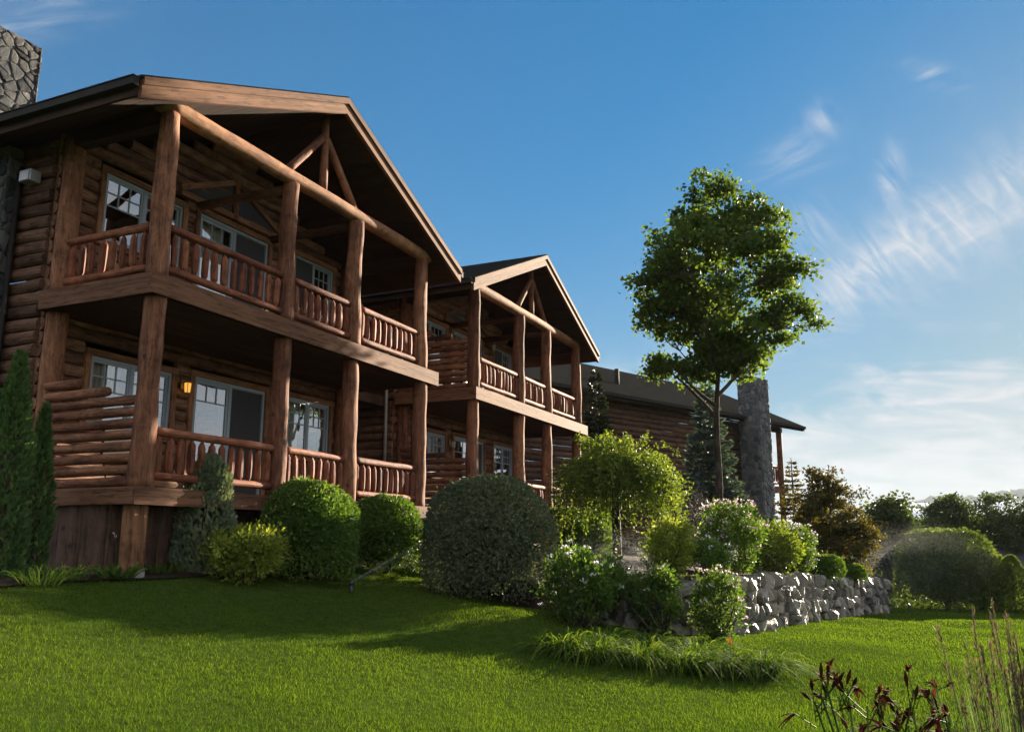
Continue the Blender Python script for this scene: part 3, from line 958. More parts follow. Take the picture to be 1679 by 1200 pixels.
def make_lodge(dx, label, first):
    o = np.array([POSTS[0] + dx, 9.0, 1.15])
    root = empty('log_lodge', o)
    tag(root, label, 'lodge', 'log lodge wings with gabled two-storey porches')
    X = lambda x: x + dx
    ZU, ZL = 5.09, 2.27
    # --- roof: shingle slopes + soffit + rake boards + eave fascia
    y0, y1 = 8.55, 20.0
    rf = MB(o)
    for s in (-1, 1):
        xe = RIDGE_X + s * EAVE_HW
        ss = EAVE_HW * math.hypot(1, M_SLOPE)
        for ya, yb in ((y0 - .03, y1),):
            a = [(X(RIDGE_X), ya, ROOF_TOP + .03), (X(RIDGE_X), yb, ROOF_TOP + .03), (X(xe + s * .04), yb, roof_z(xe) + .012), (X(xe + s * .04), ya, roof_z(xe) + .012)]
            b = [(p[0], p[1], p[2] - .035) for p in a]
            lc = [(0, 0, 0), (yb - ya, 0, 0), (yb - ya, ss, 0), (0, ss, 0)]
            lc = [(p[0] + s * 20, p[1], 0) for p in lc]
            fs = [(0, 3, 2, 1), (4, 5, 6, 7), (0, 1, 5, 4), (1, 2, 6, 5), (2, 3, 7, 6), (3, 0, 4, 7)]
            if s > 0: fs = [f[::-1] for f in fs]
            rf.add(a + b, fs, lc + lc)
    rf.build('roof', 'shingle', root)
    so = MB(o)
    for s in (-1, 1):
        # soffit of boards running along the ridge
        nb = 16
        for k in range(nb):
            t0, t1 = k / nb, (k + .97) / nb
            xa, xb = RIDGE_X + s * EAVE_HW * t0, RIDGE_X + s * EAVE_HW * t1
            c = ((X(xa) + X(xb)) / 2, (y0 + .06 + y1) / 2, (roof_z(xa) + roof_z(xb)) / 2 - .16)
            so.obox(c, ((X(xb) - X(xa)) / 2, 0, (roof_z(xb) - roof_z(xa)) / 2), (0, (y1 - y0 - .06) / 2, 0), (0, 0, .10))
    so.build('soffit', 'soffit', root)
    for s in (-1, 1):
        rk = MB(o)
        d = (s * EAVE_HW / 2, 0, -EAVE_HW * M_SLOPE / 2)
        cx, cz = RIDGE_X + s * EAVE_HW / 2, ROOF_TOP - EAVE_HW * M_SLOPE / 2
        rk.obox((X(cx), y0, cz - .055), d, (0, .045, 0), (0, 0, .055))
        rk.obox((X(cx), y0 + .025, cz - .205), d, (0, .035, 0), (0, 0, .092))
        rk.build('rake_board', 'fascia', root)
        ev = MB(o); xe = X(RIDGE_X + s * EAVE_HW); ze = roof_z(RIDGE_X + EAVE_HW)
        ev.box(min(xe, xe + s * .035), max(xe, xe + s * .035), y0 + .05, y1, ze - .26, ze - .01)
        ev.build('eave_board', 'soffit', root)
        gt = MB(o); xg = xe + s * .09
        gt.box(xg - .05, xg + .05, y0 + .0, y1, ze - .15, ze - .03)
        gt.box(xg - .065, xg + .065, y0 - .01, y1, ze - .045, ze - .025)
        gt.build('gutter', 'gutter', root, bevel=.008)
    # --- walls
    wins_low = [(8.95, 10.55, 3.28, 4.35), (11.05, 12.88, 2.30, 4.40), (13.56, 14.92, 3.28, 4.42)]
    wins_up = [(8.9, 10.5, 6.18, 7.28), (10.9, 12.72, 5.12, 7.33), (13.55, 14.85, 6.25, 7.38)]
    op = [(a - .1, b + .1, c - .09, d + .1) for a, b, c, d in wins_low + wins_up]
    op = [(X(a), X(b), c, d) for a, b, c, d in op]
    tri = (10.4, 12.95, 7.58)
    wl = MB(o)
    log_courses(wl, 'x', WALL_Y, lambda z: (X(8.12), X(15.42)) if z < 7.6 else ((X(RIDGE_X - (9.0 - z) / M_SLOPE), X(RIDGE_X + (9.0 - z) / M_SLOPE)) if z < 8.95 else None), 1.05, 9.0, op, -1)
    wl.build('wall', 'log_wall', root)
    for xs_, sg in ((8.12, -1), (15.42, 1)):
        sw = MB(o); log_courses(sw, 'y', X(xs_), lambda z: (WALL_Y + .0, 20), 1.05, 7.5, [], sg); sw.build('side_wall', 'log_dark' if sg < 0 and first else 'log_wall', root)  # shade of the near left wall is put into a darker log colour
    bk = MB(o); bk.box(X(8.2), X(15.35), 19.8, 19.9, 1.05, 7.6)
    bk.box(X(8.2), X(15.35), WALL_Y + .3, 19.8, 4.86, 5.0); bk.box(X(8.2), X(15.35), WALL_Y + .3, 19.8, 2.1, 2.24)
    bk.build('interior', 'interior', root)
    # triangular transom lights under the gable
    zt = tri[2]
    for (xa, xb) in ((tri[0], RIDGE_X - .06), (RIDGE_X + .06, tri[1] + .1)):
        ap = RIDGE_X
        g = MB(o)
        hi = .62
        za, zb = [zt + hi * (1 - abs(x - ap) / 1.36) for x in (xa, xb)]
        g.add([(X(xa), WALL_Y - .085, zt), (X(xb), WALL_Y - .085, zt), (X(xb), WALL_Y - .085, zb), (X(xa), WALL_Y - .085, max(za, zt + .01))], [(0, 1, 2, 3)])
        t = g.build('transom_window', 'screen', root)
        f = MB(o)
        f.beam((X(xa), WALL_Y - .10, za + .02), (X(xb), WALL_Y - .10, zb + .02), .08, .10)
        f.box(X(min(xa, xb)) - .0, X(max(xa, xb)), WALL_Y - .14, WALL_Y - .06, zt - .10, zt - .002)
        f.build('transom_frame', 'trim', t)
    f = MB(o); f.box(X(RIDGE_X - .058), X(RIDGE_X + .058), WALL_Y - .145, WALL_Y - .06, zt - .1, zt + .66); f.build('transom_post', 'trim', root)
    for i, (a, b, c, d) in enumerate(wins_low):
        window(root, o, X(a), X(b), c, d, door=(i == 1), curtain=['full', 'right', 'left'][i], screen=[None, 1, None][i])
    for i, (a, b, c, d) in enumerate(wins_up):
        window(root, o, X(a), X(b), c, d, door=(i == 1), curtain=['none', 'left', 'none'][i], screen=[None, 1, 0][i])
    lantern(root, o, X(10.78), 4.20, first)
    if not first: lantern(root, o, X(13.25), 7.35, False)
    # --- porch frame
    for i, px in enumerate(POSTS):
        for zb, zt_ in ((ZL, 4.86), (ZU, 7.50)):
            mb = MB(o); r = .148 + random.uniform(-.008, .010)
            tx = random.uniform(-.03, .03)
            mb.tube([(X(px), 9.0, zb), (X(px) + tx, 9.0 + random.uniform(-.02, .02), (zb + zt_) / 2), (X(px) + tx * .5, 9.0, zt_)], [r * 1.06, r, r * .93], n=16, wob=.105, seg=26)
            mb.build('porch_post', 'log', root)
    for zb, zt_ in ((ZL, 4.86), (ZU, 7.5)):
        mb = MB(o); mb.tube([(X(8.26), 10.93, zb), (X(8.26), 10.93, zt_)], [.16, .15], n=14, wob=.06, seg=18); mb.build('porch_post', 'log', root)
        mb = MB(o); mb.tube([(X(15.26), 10.93, zb), (X(15.26), 10.93, zt_)], [.16, .15], n=14, wob=.06, seg=18); mb.build('porch_post', 'log', root)
    mb = MB(o); mb.tube([(X(8.02), 9.0, 7.60), (X(11.5), 9.0, 7.62), (X(15.46), 9.0, 7.60)], [.138, .128, .132], n=14, wob=.05, seg=26); mb.build('tie_beam', 'trim', root)
    for px in (8.24, 15.24):
        mb = MB(o); mb.box(X(px) - .09, X(px) + .09, 9.10, WALL_Y, 7.36, 7.60); mb.build('side_beam', 'soffit', root)
    for px in (10.87, 12.8):
        mb = MB(o); mb.tube([(X(px), 9.12, 7.42), (X(px), WALL_Y - .05, 7.44)], .085, n=8, wob=.05, seg=6); mb.build('joist', 'log_dark', root)
    mb = MB(o); mb.tube([(X(RIDGE_X), 9.0, 7.72), (X(RIDGE_X), 9.0, 9.14)], [.075, .07], n=10, wob=.05, seg=8); mb.build('king_post', 'log', root)
    for s in (-1, 1):
        mb = MB(o); mb.tube([(X(RIDGE_X + s * .98), 9.0, 7.70), (X(RIDGE_X + s * .05), 9.0, 8.72)], [.075, .068], n=10, wob=.05, seg=8); mb.build('brace', 'log', root)
    # --- decks
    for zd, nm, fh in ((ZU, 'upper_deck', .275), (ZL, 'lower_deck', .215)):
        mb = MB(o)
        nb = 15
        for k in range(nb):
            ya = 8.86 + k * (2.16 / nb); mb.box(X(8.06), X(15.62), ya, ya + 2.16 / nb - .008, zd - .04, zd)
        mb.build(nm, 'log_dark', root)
        fb = MB(o); fb.box(X(7.98), X(15.70), 8.80, 8.845, zd - fh, zd + .012); fb.build('deck_fascia', 'fascia', root)
        for xa in (7.985, 15.65):
            fb = MB(o); fb.box(X(xa), X(xa) + .045, 8.85, 11.0, zd - fh + .004, zd + .008); fb.build('deck_fascia', 'fascia', root)
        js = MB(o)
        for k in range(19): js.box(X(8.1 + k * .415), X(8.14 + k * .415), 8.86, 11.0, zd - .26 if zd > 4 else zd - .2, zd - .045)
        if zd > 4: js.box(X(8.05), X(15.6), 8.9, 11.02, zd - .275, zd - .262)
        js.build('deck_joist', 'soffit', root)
    sk = MB(o)
    for k in range(18):
        sk.box(X(8.12 + k * .41), X(8.12 + k * .41 + .402), 9.35, 9.39, 1.0, 2.06)
    for k in range(4):
        sk.box(X(8.08), X(8.12), 9.40 + k * .42, 9.40 + k * .42 + .412, 1.0, 2.06)
    sk.build('skirting', 'skirt', root)
    for px in POSTS:
        mb = MB(o); mb.box(X(px) - .115, X(px) + .115, 8.92, 9.13, .95, 2.055); mb.build('support_post', 'trim', root, bevel=.012)
        mb = MB(o); mb.tube([(X(px), 9.02, .9), (X(px), 9.02, 1.23)], [.19, .17], n=12); mb.build('concrete_footing', 'pale_wall', root)
    # --- railings
    for zd in (ZU, ZL):
        for a, b in zip(POSTS[:-1], POSTS[1:]):
            railing(root, o, (X(a) + .15, 8.98), (X(b) - .15, 8.98), zd + .0)
    if first:
        railing(root, o, (X(8.2), 9.16), (X(8.22), 10.8), ZU)
    else:
        privacy_screen(root, o, X(8.18), 9.05, 10.9, ZU + .09, 10, [.72, .42])
    privacy_screen(root, o, X(8.18), 9.05, 10.9, ZL + .09, 10, [.66, .37])
    railing(root, o, (X(15.24), 9.16), (X(15.24), 10.8), ZU)
    # downspout at the left eave's front corner
    if not first:
        ds = MB(o)
        ze = roof_z(RIDGE_X + EAVE_HW)
        xg = X(RIDGE_X - EAVE_HW) - .09
        ds.tube([(xg, 11.6, ze - .12), (xg, 11.6, ze - .25), (X(8.0), 11.25, ze - 1.15), (X(8.0), 11.25, 1.2)], .042, n=8)
        ds.build('downspout', 'metal_grey', root)
    return root, o


LODGES = []
lodge, LO = make_lodge(0.0, 'nearest brown log lodge wing with broad gable, filling the left of the photo', True)
lodge2, LO2 = make_lodge(9.5, 'second brown log lodge wing, smaller in view, just right of the big gable', False)


def near_extras():
    """chimney, stone facing, wall light on the near lodge; breezeway closing the gap between the wings"""
    o = LO
    r = np.random.default_rng(11)
    core = MB(o); core.box(7.9, 9.16, 13.32, 14.5, 7.6, 10.12)
    ch = core.build('chimney', 'mortar', lodge)
    st = MB(o)
    stone_face(st, (7.86, 13.32, 7.5), (1, 0, 0), (0, 0, 1), 1.34, 2.66, .21, .028, r)
    stone_face(st, (9.16, 13.28, 7.5), (0, 1, 0), (0, 0, 1), 1.24, 2.66, .21, .028, r)
    stone_face(st, (7.9, 14.5, 7.5), (0, -1, 0), (0, 0, 1), 1.18, 2.66, .21, .028, r)
    stone_face(st, (7.9, 13.3, 10.10), (1, 0, 0), (0, 1, 0), 1.26, 1.2, .3, .06, r)
    st.build('chimney_stone', 'fieldstone', ch)
    core = MB(o); core.box(7.80, 8.03, 11.76, 15.0, 1.0, 7.4)
    sf = core.build('stone_facing', 'mortar', lodge)
    st = MB(o)
    stone_face(st, (7.80, 15.0, 1.05), (0, -1, 0), (0, 0, 1), 3.24, 6.2, .30, .035, r)
    stone_face(st, (7.80, 11.76, 1.05), (1, 0, 0), (0, 0, 1), .23, 6.2, .23, .05, r)
    st.build('facing_stone', 'fieldstone', sf)
    lt = MB(o); lt.box(7.86, 8.04, 11.32, 11.56, 6.80, 6.98); lt.box(7.84, 7.86, 11.34, 11.54, 6.80, 6.96)
    lt.build('wall_light', 'metal_grey', lodge, bevel=.01)
    ds = MB(o); ds.tube([(7.96, 11.70, 1.2), (7.96, 11.70, 7.1)], .04, n=8); ds.build('downspout', 'gutter', lodge)
    bz = MB(o); bz.box(15.5, 17.55, 14.6, 14.7, 1.0, 7.6); bz.box(15.5, 17.55, 11.3, 14.6, 4.8, 5.02)
    bz.box(15.5, 17.55, 11.2, 14.6, 1.9, 2.2)
    bz.build('breezeway', 'log_dark', lodge)
    # a low porch chair leg scroll is just visible under the lower privacy screen
    c = empty('porch_chair', (8.95, 10.1, 2.27)); tag(c, 'dark metal porch chair half hidden behind the lowest log privacy screen', 'chair')
    cb = MB(); cb.box(-.24, .24, -.24, .24, .40, .44); cb.build('seat', 'gutter', c, bevel=.01)
    cb = MB(); cb.box(-.24, .24, .20, .24, .46, .92); cb.build('backrest', 'gutter', c, bevel=.01)
    for sx in (-1, 1):
        for sy in (-1, 1):
            cb = MB(); cb.tube([(sx * .2, sy * .2, .40), (sx * .17, sy * .17, .2), (sx * .25, sy * .25, 0)], .014, n=6, seg=6); cb.build('leg', 'gutter', c)


near_extras()


def far_lodge():
    a = 24.31 - 47.0
    root = empty('log_lodge', (45.2, 4.3, .6), R(a))
    tag(root, 'low dark log lodge with plain long roof and stone chimney behind the tall tree', 'lodge')
    o = (0, 0, 0)
    # local: x along the eave (0 = right roof tip), y back, z up from .6
    ze, zr = 6.45, 8.95
    x0 = -26
    rf = MB(o)
    for s, (ya, za, yb, zb) in ((0, (-.0, ze, 5.2, zr)), (1, (10.4, ze, 5.2, zr))):
        v = [(x0, ya, za + .2), (0, ya, za + .2), (0, yb, zb + .2), (x0, yb, zb + .2)]
        b = [(p[0], p[1], p[2] - .06) for p in v]
        f = [(0, 1, 2, 3), (7, 6, 5, 4), (0, 4, 5, 1), (1, 5, 6, 2), (2, 6, 7, 3), (3, 7, 4, 0)]
        if s: f = [q[::-1] for q in f]
        L = 5.8
        lc = [(0, L, 0), (26, L, 0), (26, 0, 0), (0, 0, 0)]
        rf.add(v + b, f, lc + lc)
    rf.build('roof', 'shingle', root)
    so = MB(o)
    so.obox((x0 / 2 + .0, 2.62, (ze + zr) / 2 + .03), (-x0 / 2 - .04, 0, 0), (0, 2.56, (zr - ze) / 2), (0, 0, .09))
    so.obox((x0 / 2 + .0, 7.78, (ze + zr) / 2 + .03), (-x0 / 2 - .04, 0, 0), (0, 2.56, -(zr - ze) / 2), (0, 0, .09))
    so.build('soffit', 'soffit', root)
    gt = MB(o); gt.box(x0, -.05, -.12, -.01, ze + .04, ze + .17); gt.build('gutter', 'gutter', root)
    for s in (-1, 1):
        rk = MB(o); rk.obox((-.02, 5.2 + s * 2.6, (ze + zr) / 2 + .06), (.035, 0, 0), (0, s * 2.6, -(zr - ze) / 2), (0, 0, .10)); rk.build('rake_board', 'soffit', root)
    wl = MB(o)
    log_courses(wl, 'x', .75, lambda z: (x0, -3.3), -.8, 6.55, [], -1, course=.22)
    wl.build('wall', 'log_dark', root)
    w2 = MB(o); log_courses(w2, 'y', -3.3, lambda z: (.75, 9.6), -.8, 6.55, [], 1, course=.22)
    w2.build('side_wall', 'log_dark', root)
    r = np.random.default_rng(5)
    c0, c1, yf, zt = -5.45, -4.55, -.75, 8.35
    core = MB(o); core.box(c0, c1, yf, .3, -.8, zt - .1)
    ch = core.build('chimney', 'mortar', root)
    st = MB(o)
    stone_face(st, (c0, yf, -.8), (1, 0, 0), (0, 0, 1), c1 - c0, zt + .8, .26, .045, r)
    stone_face(st, (c1, yf, -.8), (0, 1, 0), (0, 0, 1), 1.05, zt + .8, .26, .045, r)
    stone_face(st, (c0, .3, -.8), (0, -1, 0), (0, 0, 1), 1.05, zt + .8, .26, .045, r)
    stone_face(st, (c0, yf, zt - .12), (1, 0, 0), (0, 1, 0), c1 - c0, 1.05, .3, .045, r)
    st.build('chimney_stone', 'fieldstone_pale', ch)
    # end porch: deck, posts, railing
    dk = MB(o); dk.box(-3.2, -.75, .7, 9.6, 3.35, 3.62); dk.build('deck', 'fascia', root)
    for (x, y) in ((-.95, .9), (-.95, 5.2), (-.95, 9.3)):
        p = MB(o); p.tube([(x, y, -.8), (x, y, ze + .3)], [.15, .14], n=10, wob=.05, seg=12); p.build('porch_post', 'log_dark', root)
    b = MB(o); b.box(-3.2, -.8, .78, 1.0, ze - .12, ze + .12); b.build('beam', 'soffit', root)
    for (p, q) in (((-3.2, .9), (-1.1, .9)), ((-.95, 1.05), (-.95, 5.0))):
        p, q = np.array(p), np.array(q)
        rl = MB(o); rl.tube([(*p, 4.62), (*q, 4.62)], .06, n=8); RL = rl.build('railing', 'rail', root)
        lo = MB(o); lo.tube([(*p, 3.82), (*q, 3.82)], .05, n=8); lo.build('bottom_rail', 'rail', RL)
        n = int(np.linalg.norm(q - p) / .2)
        for k in range(n):
            c = p + (q - p) * (k + .5) / n
            e = link('baluster', random.choice(BAL), RL, (c[0], c[1], 3.84)); e.scale = (1, 1, 1.5)
    v = MB(o); v.tube([(-12.2, 1.9, ze + .9), (-12.2, 1.9, ze + 1.75)], .10, n=10); v.build('vent_pipe', 'gutter', root)


far_lodge()


def small_house():
    root = empty('house', (54, -6.6, -2.0), R(8))
    tag(root, 'distant house with purple grey slate roof behind the hedge at the right edge', 'house')
    mb = MB(); mb.box(0, 6, -8, 2.4, 0, 1.9); mb.build('wall', 'pale_wall', root)
    rf = MB()
    rf.add([(-.4, -8.4, 1.85), (-.4, 2.8, 1.85), (3, 2.0, 3.35), (3, -7.6, 3.35), (6.4, 2.8, 1.85), (6.4, -8.4, 1.85)], [(1, 0, 3, 2), (4, 2, 3, 5), (1, 2, 4), (0, 5, 3), (0, 1, 4, 5)])
    R_ = rf.build('roof', 'slate', root)
    c = MB(); c.tube([(3, 2.0, 3.37), (3, -7.6, 3.37)], .07, n=6); c.build('ridge_cap', 'metal_grey', R_)


small_house()

# ------------------------------------------------------------------ boulder wall


def boulder_mesh(w, d, h, r):
    """split rock: a jittered block cut by random planes, left with sharp arrises"""
    bm = bmesh.new()
    bmesh.ops.create_cube(bm, size=1.0)
    for v in bm.verts:
        v.co = Vector((v.co.x * w * r.uniform(.82, 1.12), v.co.y * d * r.uniform(.85, 1.1), v.co.z * h * r.uniform(.82, 1.12)))
        v.co += Vector(r.uniform(-.10, .10, 3) * np.array([w, d, h]))
    for k in range(int(r.integers(8, 14))):
        n = r.normal(size=3); n[1] = -abs(n[1]) * 1.3; n /= np.linalg.norm(n)
        ext = .5 * (abs(n[0]) * w + abs(n[1]) * d + abs(n[2]) * h)
        g = bm.verts[:] + bm.edges[:] + bm.faces[:]
        res = bmesh.ops.bisect_plane(bm, geom=g, plane_co=Vector(n * ext * r.uniform(.60, .80)), plane_no=Vector(n), clear_outer=True)
        eds = [e for e in res['geom_cut'] if isinstance(e, bmesh.types.BMEdge)]
        if len(eds) > 2: bmesh.ops.contextual_create(bm, geom=eds)
    for k in range(int(r.integers(1, 3))):
        a_ = r.uniform(.5, 1.25)
        n = np.array([math.sin(a_), -math.cos(a_), r.uniform(-.25, .35)]); n /= np.linalg.norm(n)
        ext = .5 * (abs(n[0]) * w + abs(n[1]) * d + abs(n[2]) * h)
        g = bm.verts[:] + bm.edges[:] + bm.faces[:]
        res = bmesh.ops.bisect_plane(bm, geom=g, plane_co=Vector(n * ext * r.uniform(.38, .55)), plane_no=Vector(n), clear_outer=True)
        eds = [e for e in res['geom_cut'] if isinstance(e, bmesh.types.BMEdge)]
        if len(eds) > 2: bmesh.ops.contextual_create(bm, geom=eds)
    bmesh.ops.triangulate(bm, faces=bm.faces[:])
    bmesh.ops.subdivide_edges(bm, edges=bm.edges[:], cuts=1, use_grid_fill=True)
    co = np.array([v.co for v in bm.verts])
    nz = snoise(co, 16, int(r.integers(0, 900))) * .018
    for v, q in zip(bm.verts, nz): v.co += v.co.normalized() * q
    bmesh.ops.recalc_face_normals(bm, faces=bm.faces[:])
    me = bpy.data.meshes.new('boulder')
    bm.to_mesh(me); bm.free()
    a = me.attributes.new('rnd', 'FLOAT', 'POINT'); a.data.foreach_set('value', np.full(len(me.vertices), r.uniform(.1, .95), np.float32))
    me.materials.append(MATS['boulder'])
    return me


def rock_wall():
    r = np.random.default_rng(21)
    root = empty('retaining_wall', (16.8, 2.2, 0))
    tag(root, 'dry stacked wall of rough pale grey boulders holding up the flower bed', 'retaining wall')
    L = wall_at(0)[2]
    cnt = 0
    rocks = []
    courses = 4
    for c in range(courses):
        t = r.uniform(0, .1)
        while t < L - .05 and cnt < 400:
            top = wall_top(t)
            p, n, _ = wall_at(t)
            base = float(ground(p[0], p[1])) - .05
            ch = (top - base) / courses
            w = r.uniform(.14, .29) * (1.0 if c else 1.2)
            w = w * (.9 + .1 * ch / .25)
            p, n, _ = wall_at(t + w / 2)
            h = ch * r.uniform(.9, 1.4)
            d = r.uniform(.34, .5)
            q = p - n * (.12 + .035 * c + r.uniform(-.11, .10))
            z = base + ch * (c + .5) + r.uniform(-.02, .02)
            rot = (r.uniform(-.22, .22), r.uniform(-.38, .38), math.atan2(n[0], -n[1]) + r.uniform(-.35, .35))
            rocks.append((math.hypot(q[0], q[1]), boulder_mesh(w * .98, d, h, r), (q[0] - 16.8, q[1] - 2.2, z), rot))
            t += w; cnt += 1
    rocks.sort(key=lambda k: k[0])
    for _, me, lc, rot in rocks[:100]:
        o = link('boulder', me, root, lc); o.rotation_euler = rot
    bm = bmesh.new(); val = []
    from mathutils import Euler
    for _, me, lc, rot in rocks[100:]:
        n0 = len(bm.verts)
        bm.from_mesh(me); bm.verts.ensure_lookup_table()
        mt = Matrix.Translation(lc) @ Euler(rot).to_matrix().to_4x4()
        for v in bm.verts[n0:]: v.co = mt @ v.co
        bpy.data.meshes.remove(me)
    me = bpy.data.meshes.new('small_boulders'); bm.to_mesh(me); bm.free(); me.materials.append(MATS['boulder'])
    tag(link('small_boulders', me, root), kind='stuff')
    print('boulders', len(rocks))
    fill = MB((16.8, 2.2, 0))
    ts = np.linspace(0, L, 40)
    vs = []
    for t in ts:
        p, n, _ = wall_at(t); q = p - n * .30
        vs += [(q[0], q[1], float(ground(q[0], q[1])) - .3), (q[0], q[1], wall_top(t) - .06)]
    fill.add(vs, [(2 * i, 2 * i + 2, 2 * i + 3, 2 * i + 1) for i in range(len(ts) - 1)])
    fill.build('packed_soil', 'mulch', root)
    return cnt


NB = rock_wall()

# ------------------------------------------------------------------ plants


def lump(dirs, amp, freq, seed):
    return 1 + amp * snoise(dirs * 1.0, freq, seed)


def stems(mb, base, tips, r0, r1, r, n=5, bend=.15):
    for t in tips:
        t = np.asarray(t, float); b = np.asarray(base, float)
        m = (b + t) / 2 + r.normal(size=3) * np.linalg.norm(t - b) * bend * np.array([1, 1, .4])
        mb.tube([b, m, t], [r0, (r0 + r1) / 2, r1], n=n, seg=6, caps=False)


def clipped_shrub(x, y, zb, w, h, n, leaf, mat, label, seed, group=None, sq=.0, amp=.065, name='clipped_shrub', cat='shrub', flowers=None, tilt_up=.3, wy=None, skirt=.45):
    """dense clipped shrub: leaves through the outer shell, inner leaves and stems"""
    r = np.random.default_rng(seed)
    root = empty(name, (x, y, zb)); tag(root, label, cat, group)
    n2 = int(n * .72)
    d = sphere_dirs(n, r)
    d[:, 2] = np.where(d[:, 2] < -.75, -d[:, 2], d[:, 2])
    rad = np.concatenate([1 - np.abs(r.normal(0, .055, n2)), r.uniform(.55, .95, n - n2)])
    rad = rad * lump(d, amp, 3.0, seed) * (1 + amp * .5 * snoise(d, 9, seed + 1))
    stray = r.random(n) < .025
    rad = np.where(stray, rad * r.uniform(1.03, 1.10, n), rad)
    # superellipse flattening
    k = (np.abs(d) ** (2 + sq * 2)).sum(1) ** (-1 / (2 + sq * 2))
    P = d * (rad * k)[:, None] * np.array([w / 2, (wy or w) / 2, h / 2]) + np.array([0, 0, h / 2])
    fl = np.where(d[:, 2] < 0, 1 + skirt * (1 / np.sqrt(np.maximum(1 - d[:, 2] ** 2, .12)) - 1), 1.0)
    P[:, :2] *= fl[:, None]
    P[:, 2] = np.where(d[:, 2] < 0, h / 2 + (P[:, 2] - h / 2) * (1 + skirt * .36), P[:, 2])
    P[:, 2] = np.maximum(P[:, 2], .03 + r.uniform(0, .08, n))
    D = d * .9 + r.normal(size=(n, 3)) * .65 + np.array([0, 0, tilt_up])
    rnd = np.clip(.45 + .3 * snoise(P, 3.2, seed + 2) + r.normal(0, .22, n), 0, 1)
    # dense leaves filling the inside, larger and toned darker than the shell
    ni = n // 3
    di = sphere_dirs(ni, r); Pi = di * (r.uniform(.2, .82, ni) ** .6)[:, None] * np.array([w / 2, (wy or w) / 2, h / 2]) * .92 + np.array([0, 0, h / 2])
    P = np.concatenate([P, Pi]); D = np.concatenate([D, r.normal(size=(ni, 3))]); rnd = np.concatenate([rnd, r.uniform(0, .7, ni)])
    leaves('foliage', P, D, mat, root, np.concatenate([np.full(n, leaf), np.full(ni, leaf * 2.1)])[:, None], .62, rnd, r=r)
    mb = MB(); stems(mb, (0, 0, 0), [(a * w * .28, b * w * .28, h * c) for a, b, c in r.uniform(-1, 1, (9, 3)) * [1, 1, .15] + [0, 0, .6]], .025, .010, r)
    mb.build('stem', 'bark_black', root)
    if flowers:
        fm, fn, fs, where = flowers
        k = r.choice(n2, fn, replace=False)
        if where is not None:
            sel = np.where(d[:n2] @ np.array(where) > .35)[0]; k = r.choice(sel, min(fn, len(sel)), replace=False)
        leaves('blossom', P[k] * 1.01, D[k], fm, root, fs, .9, r=r)
    return root


def loose_shrub(x, y, zb, w, h, nclump, per, leaf, mat, label, seed, name='shrub', cat='shrub', group=None, flowers=None, taper=.0, crad=.16, aspect=.5, lean=(0, 0), up=.4, bottom=.15):
    """natural shrub: clumps of leaves at the ends of stems, gaps between"""
    r = np.random.default_rng(seed)
    root = empty(name, (x, y, zb)); tag(root, label, cat, group)
    d = sphere_dirs(nclump, r)
    q = r.uniform(.25, 1, nclump) ** .45
    C_ = d * q[:, None] * np.array([w / 2 - crad * .6, w / 2 - crad * .6, h * .5 - crad * .5])
    C_[:, 2] += h * .5 + bottom * .3
    f = 1 - taper * (C_[:, 2] / h); C_[:, 0] *= f; C_[:, 1] *= f
    C_[:, 0] += lean[0] * C_[:, 2] / h; C_[:, 1] += lean[1] * C_[:, 2] / h
    C_[:, 2] = np.maximum(C_[:, 2], bottom)
    mb = MB(); idx = r.choice(nclump, min(nclump, 26), replace=False)
    stems(mb, (0, 0, 0), C_[idx], .016, .006, r)
    mb.build('stem', 'bark', root)
    n = nclump * per
    c = np.repeat(C_, per, 0)
    off = r.normal(0, .42, (n, 3)) * crad * np.repeat(r.uniform(.6, 1.35, nclump), per)[:, None]
    P = c + off
    P[:, 2] = np.maximum(P[:, 2], .02)
    D = norm(off + 1e-6) * .8 + r.normal(size=(n, 3)) * .5 + np.array([0, 0, up]) + norm(c - np.array([0, 0, h * .4])) * .3
    rnd = np.clip(np.repeat(r.normal(.45, .16, nclump), per) + r.normal(0, .17, n), 0, 1)
    leaves('foliage', P, D, mat, root, leaf, aspect, rnd, r=r)
    if flowers:
        fm, fn, fper, fs, fr = flowers
        s = np.argsort(-(q + C_[:, 2] / h * .5 + r.uniform(0, .5, nclump)))[:fn]
        cc = C_[s] + norm(C_[s] - np.array([0, 0, h * .45])) * crad * .8
        m = len(s) * fper
        e = sphere_dirs(m, r); e[:, 2] = np.abs(e[:, 2]) * .8 + .1
        leaves('blossom', np.repeat(cc, fper, 0) + e * fr, e + r.normal(size=(m, 3)) * .5, fm, root, fs, .9, r=r)
    return root


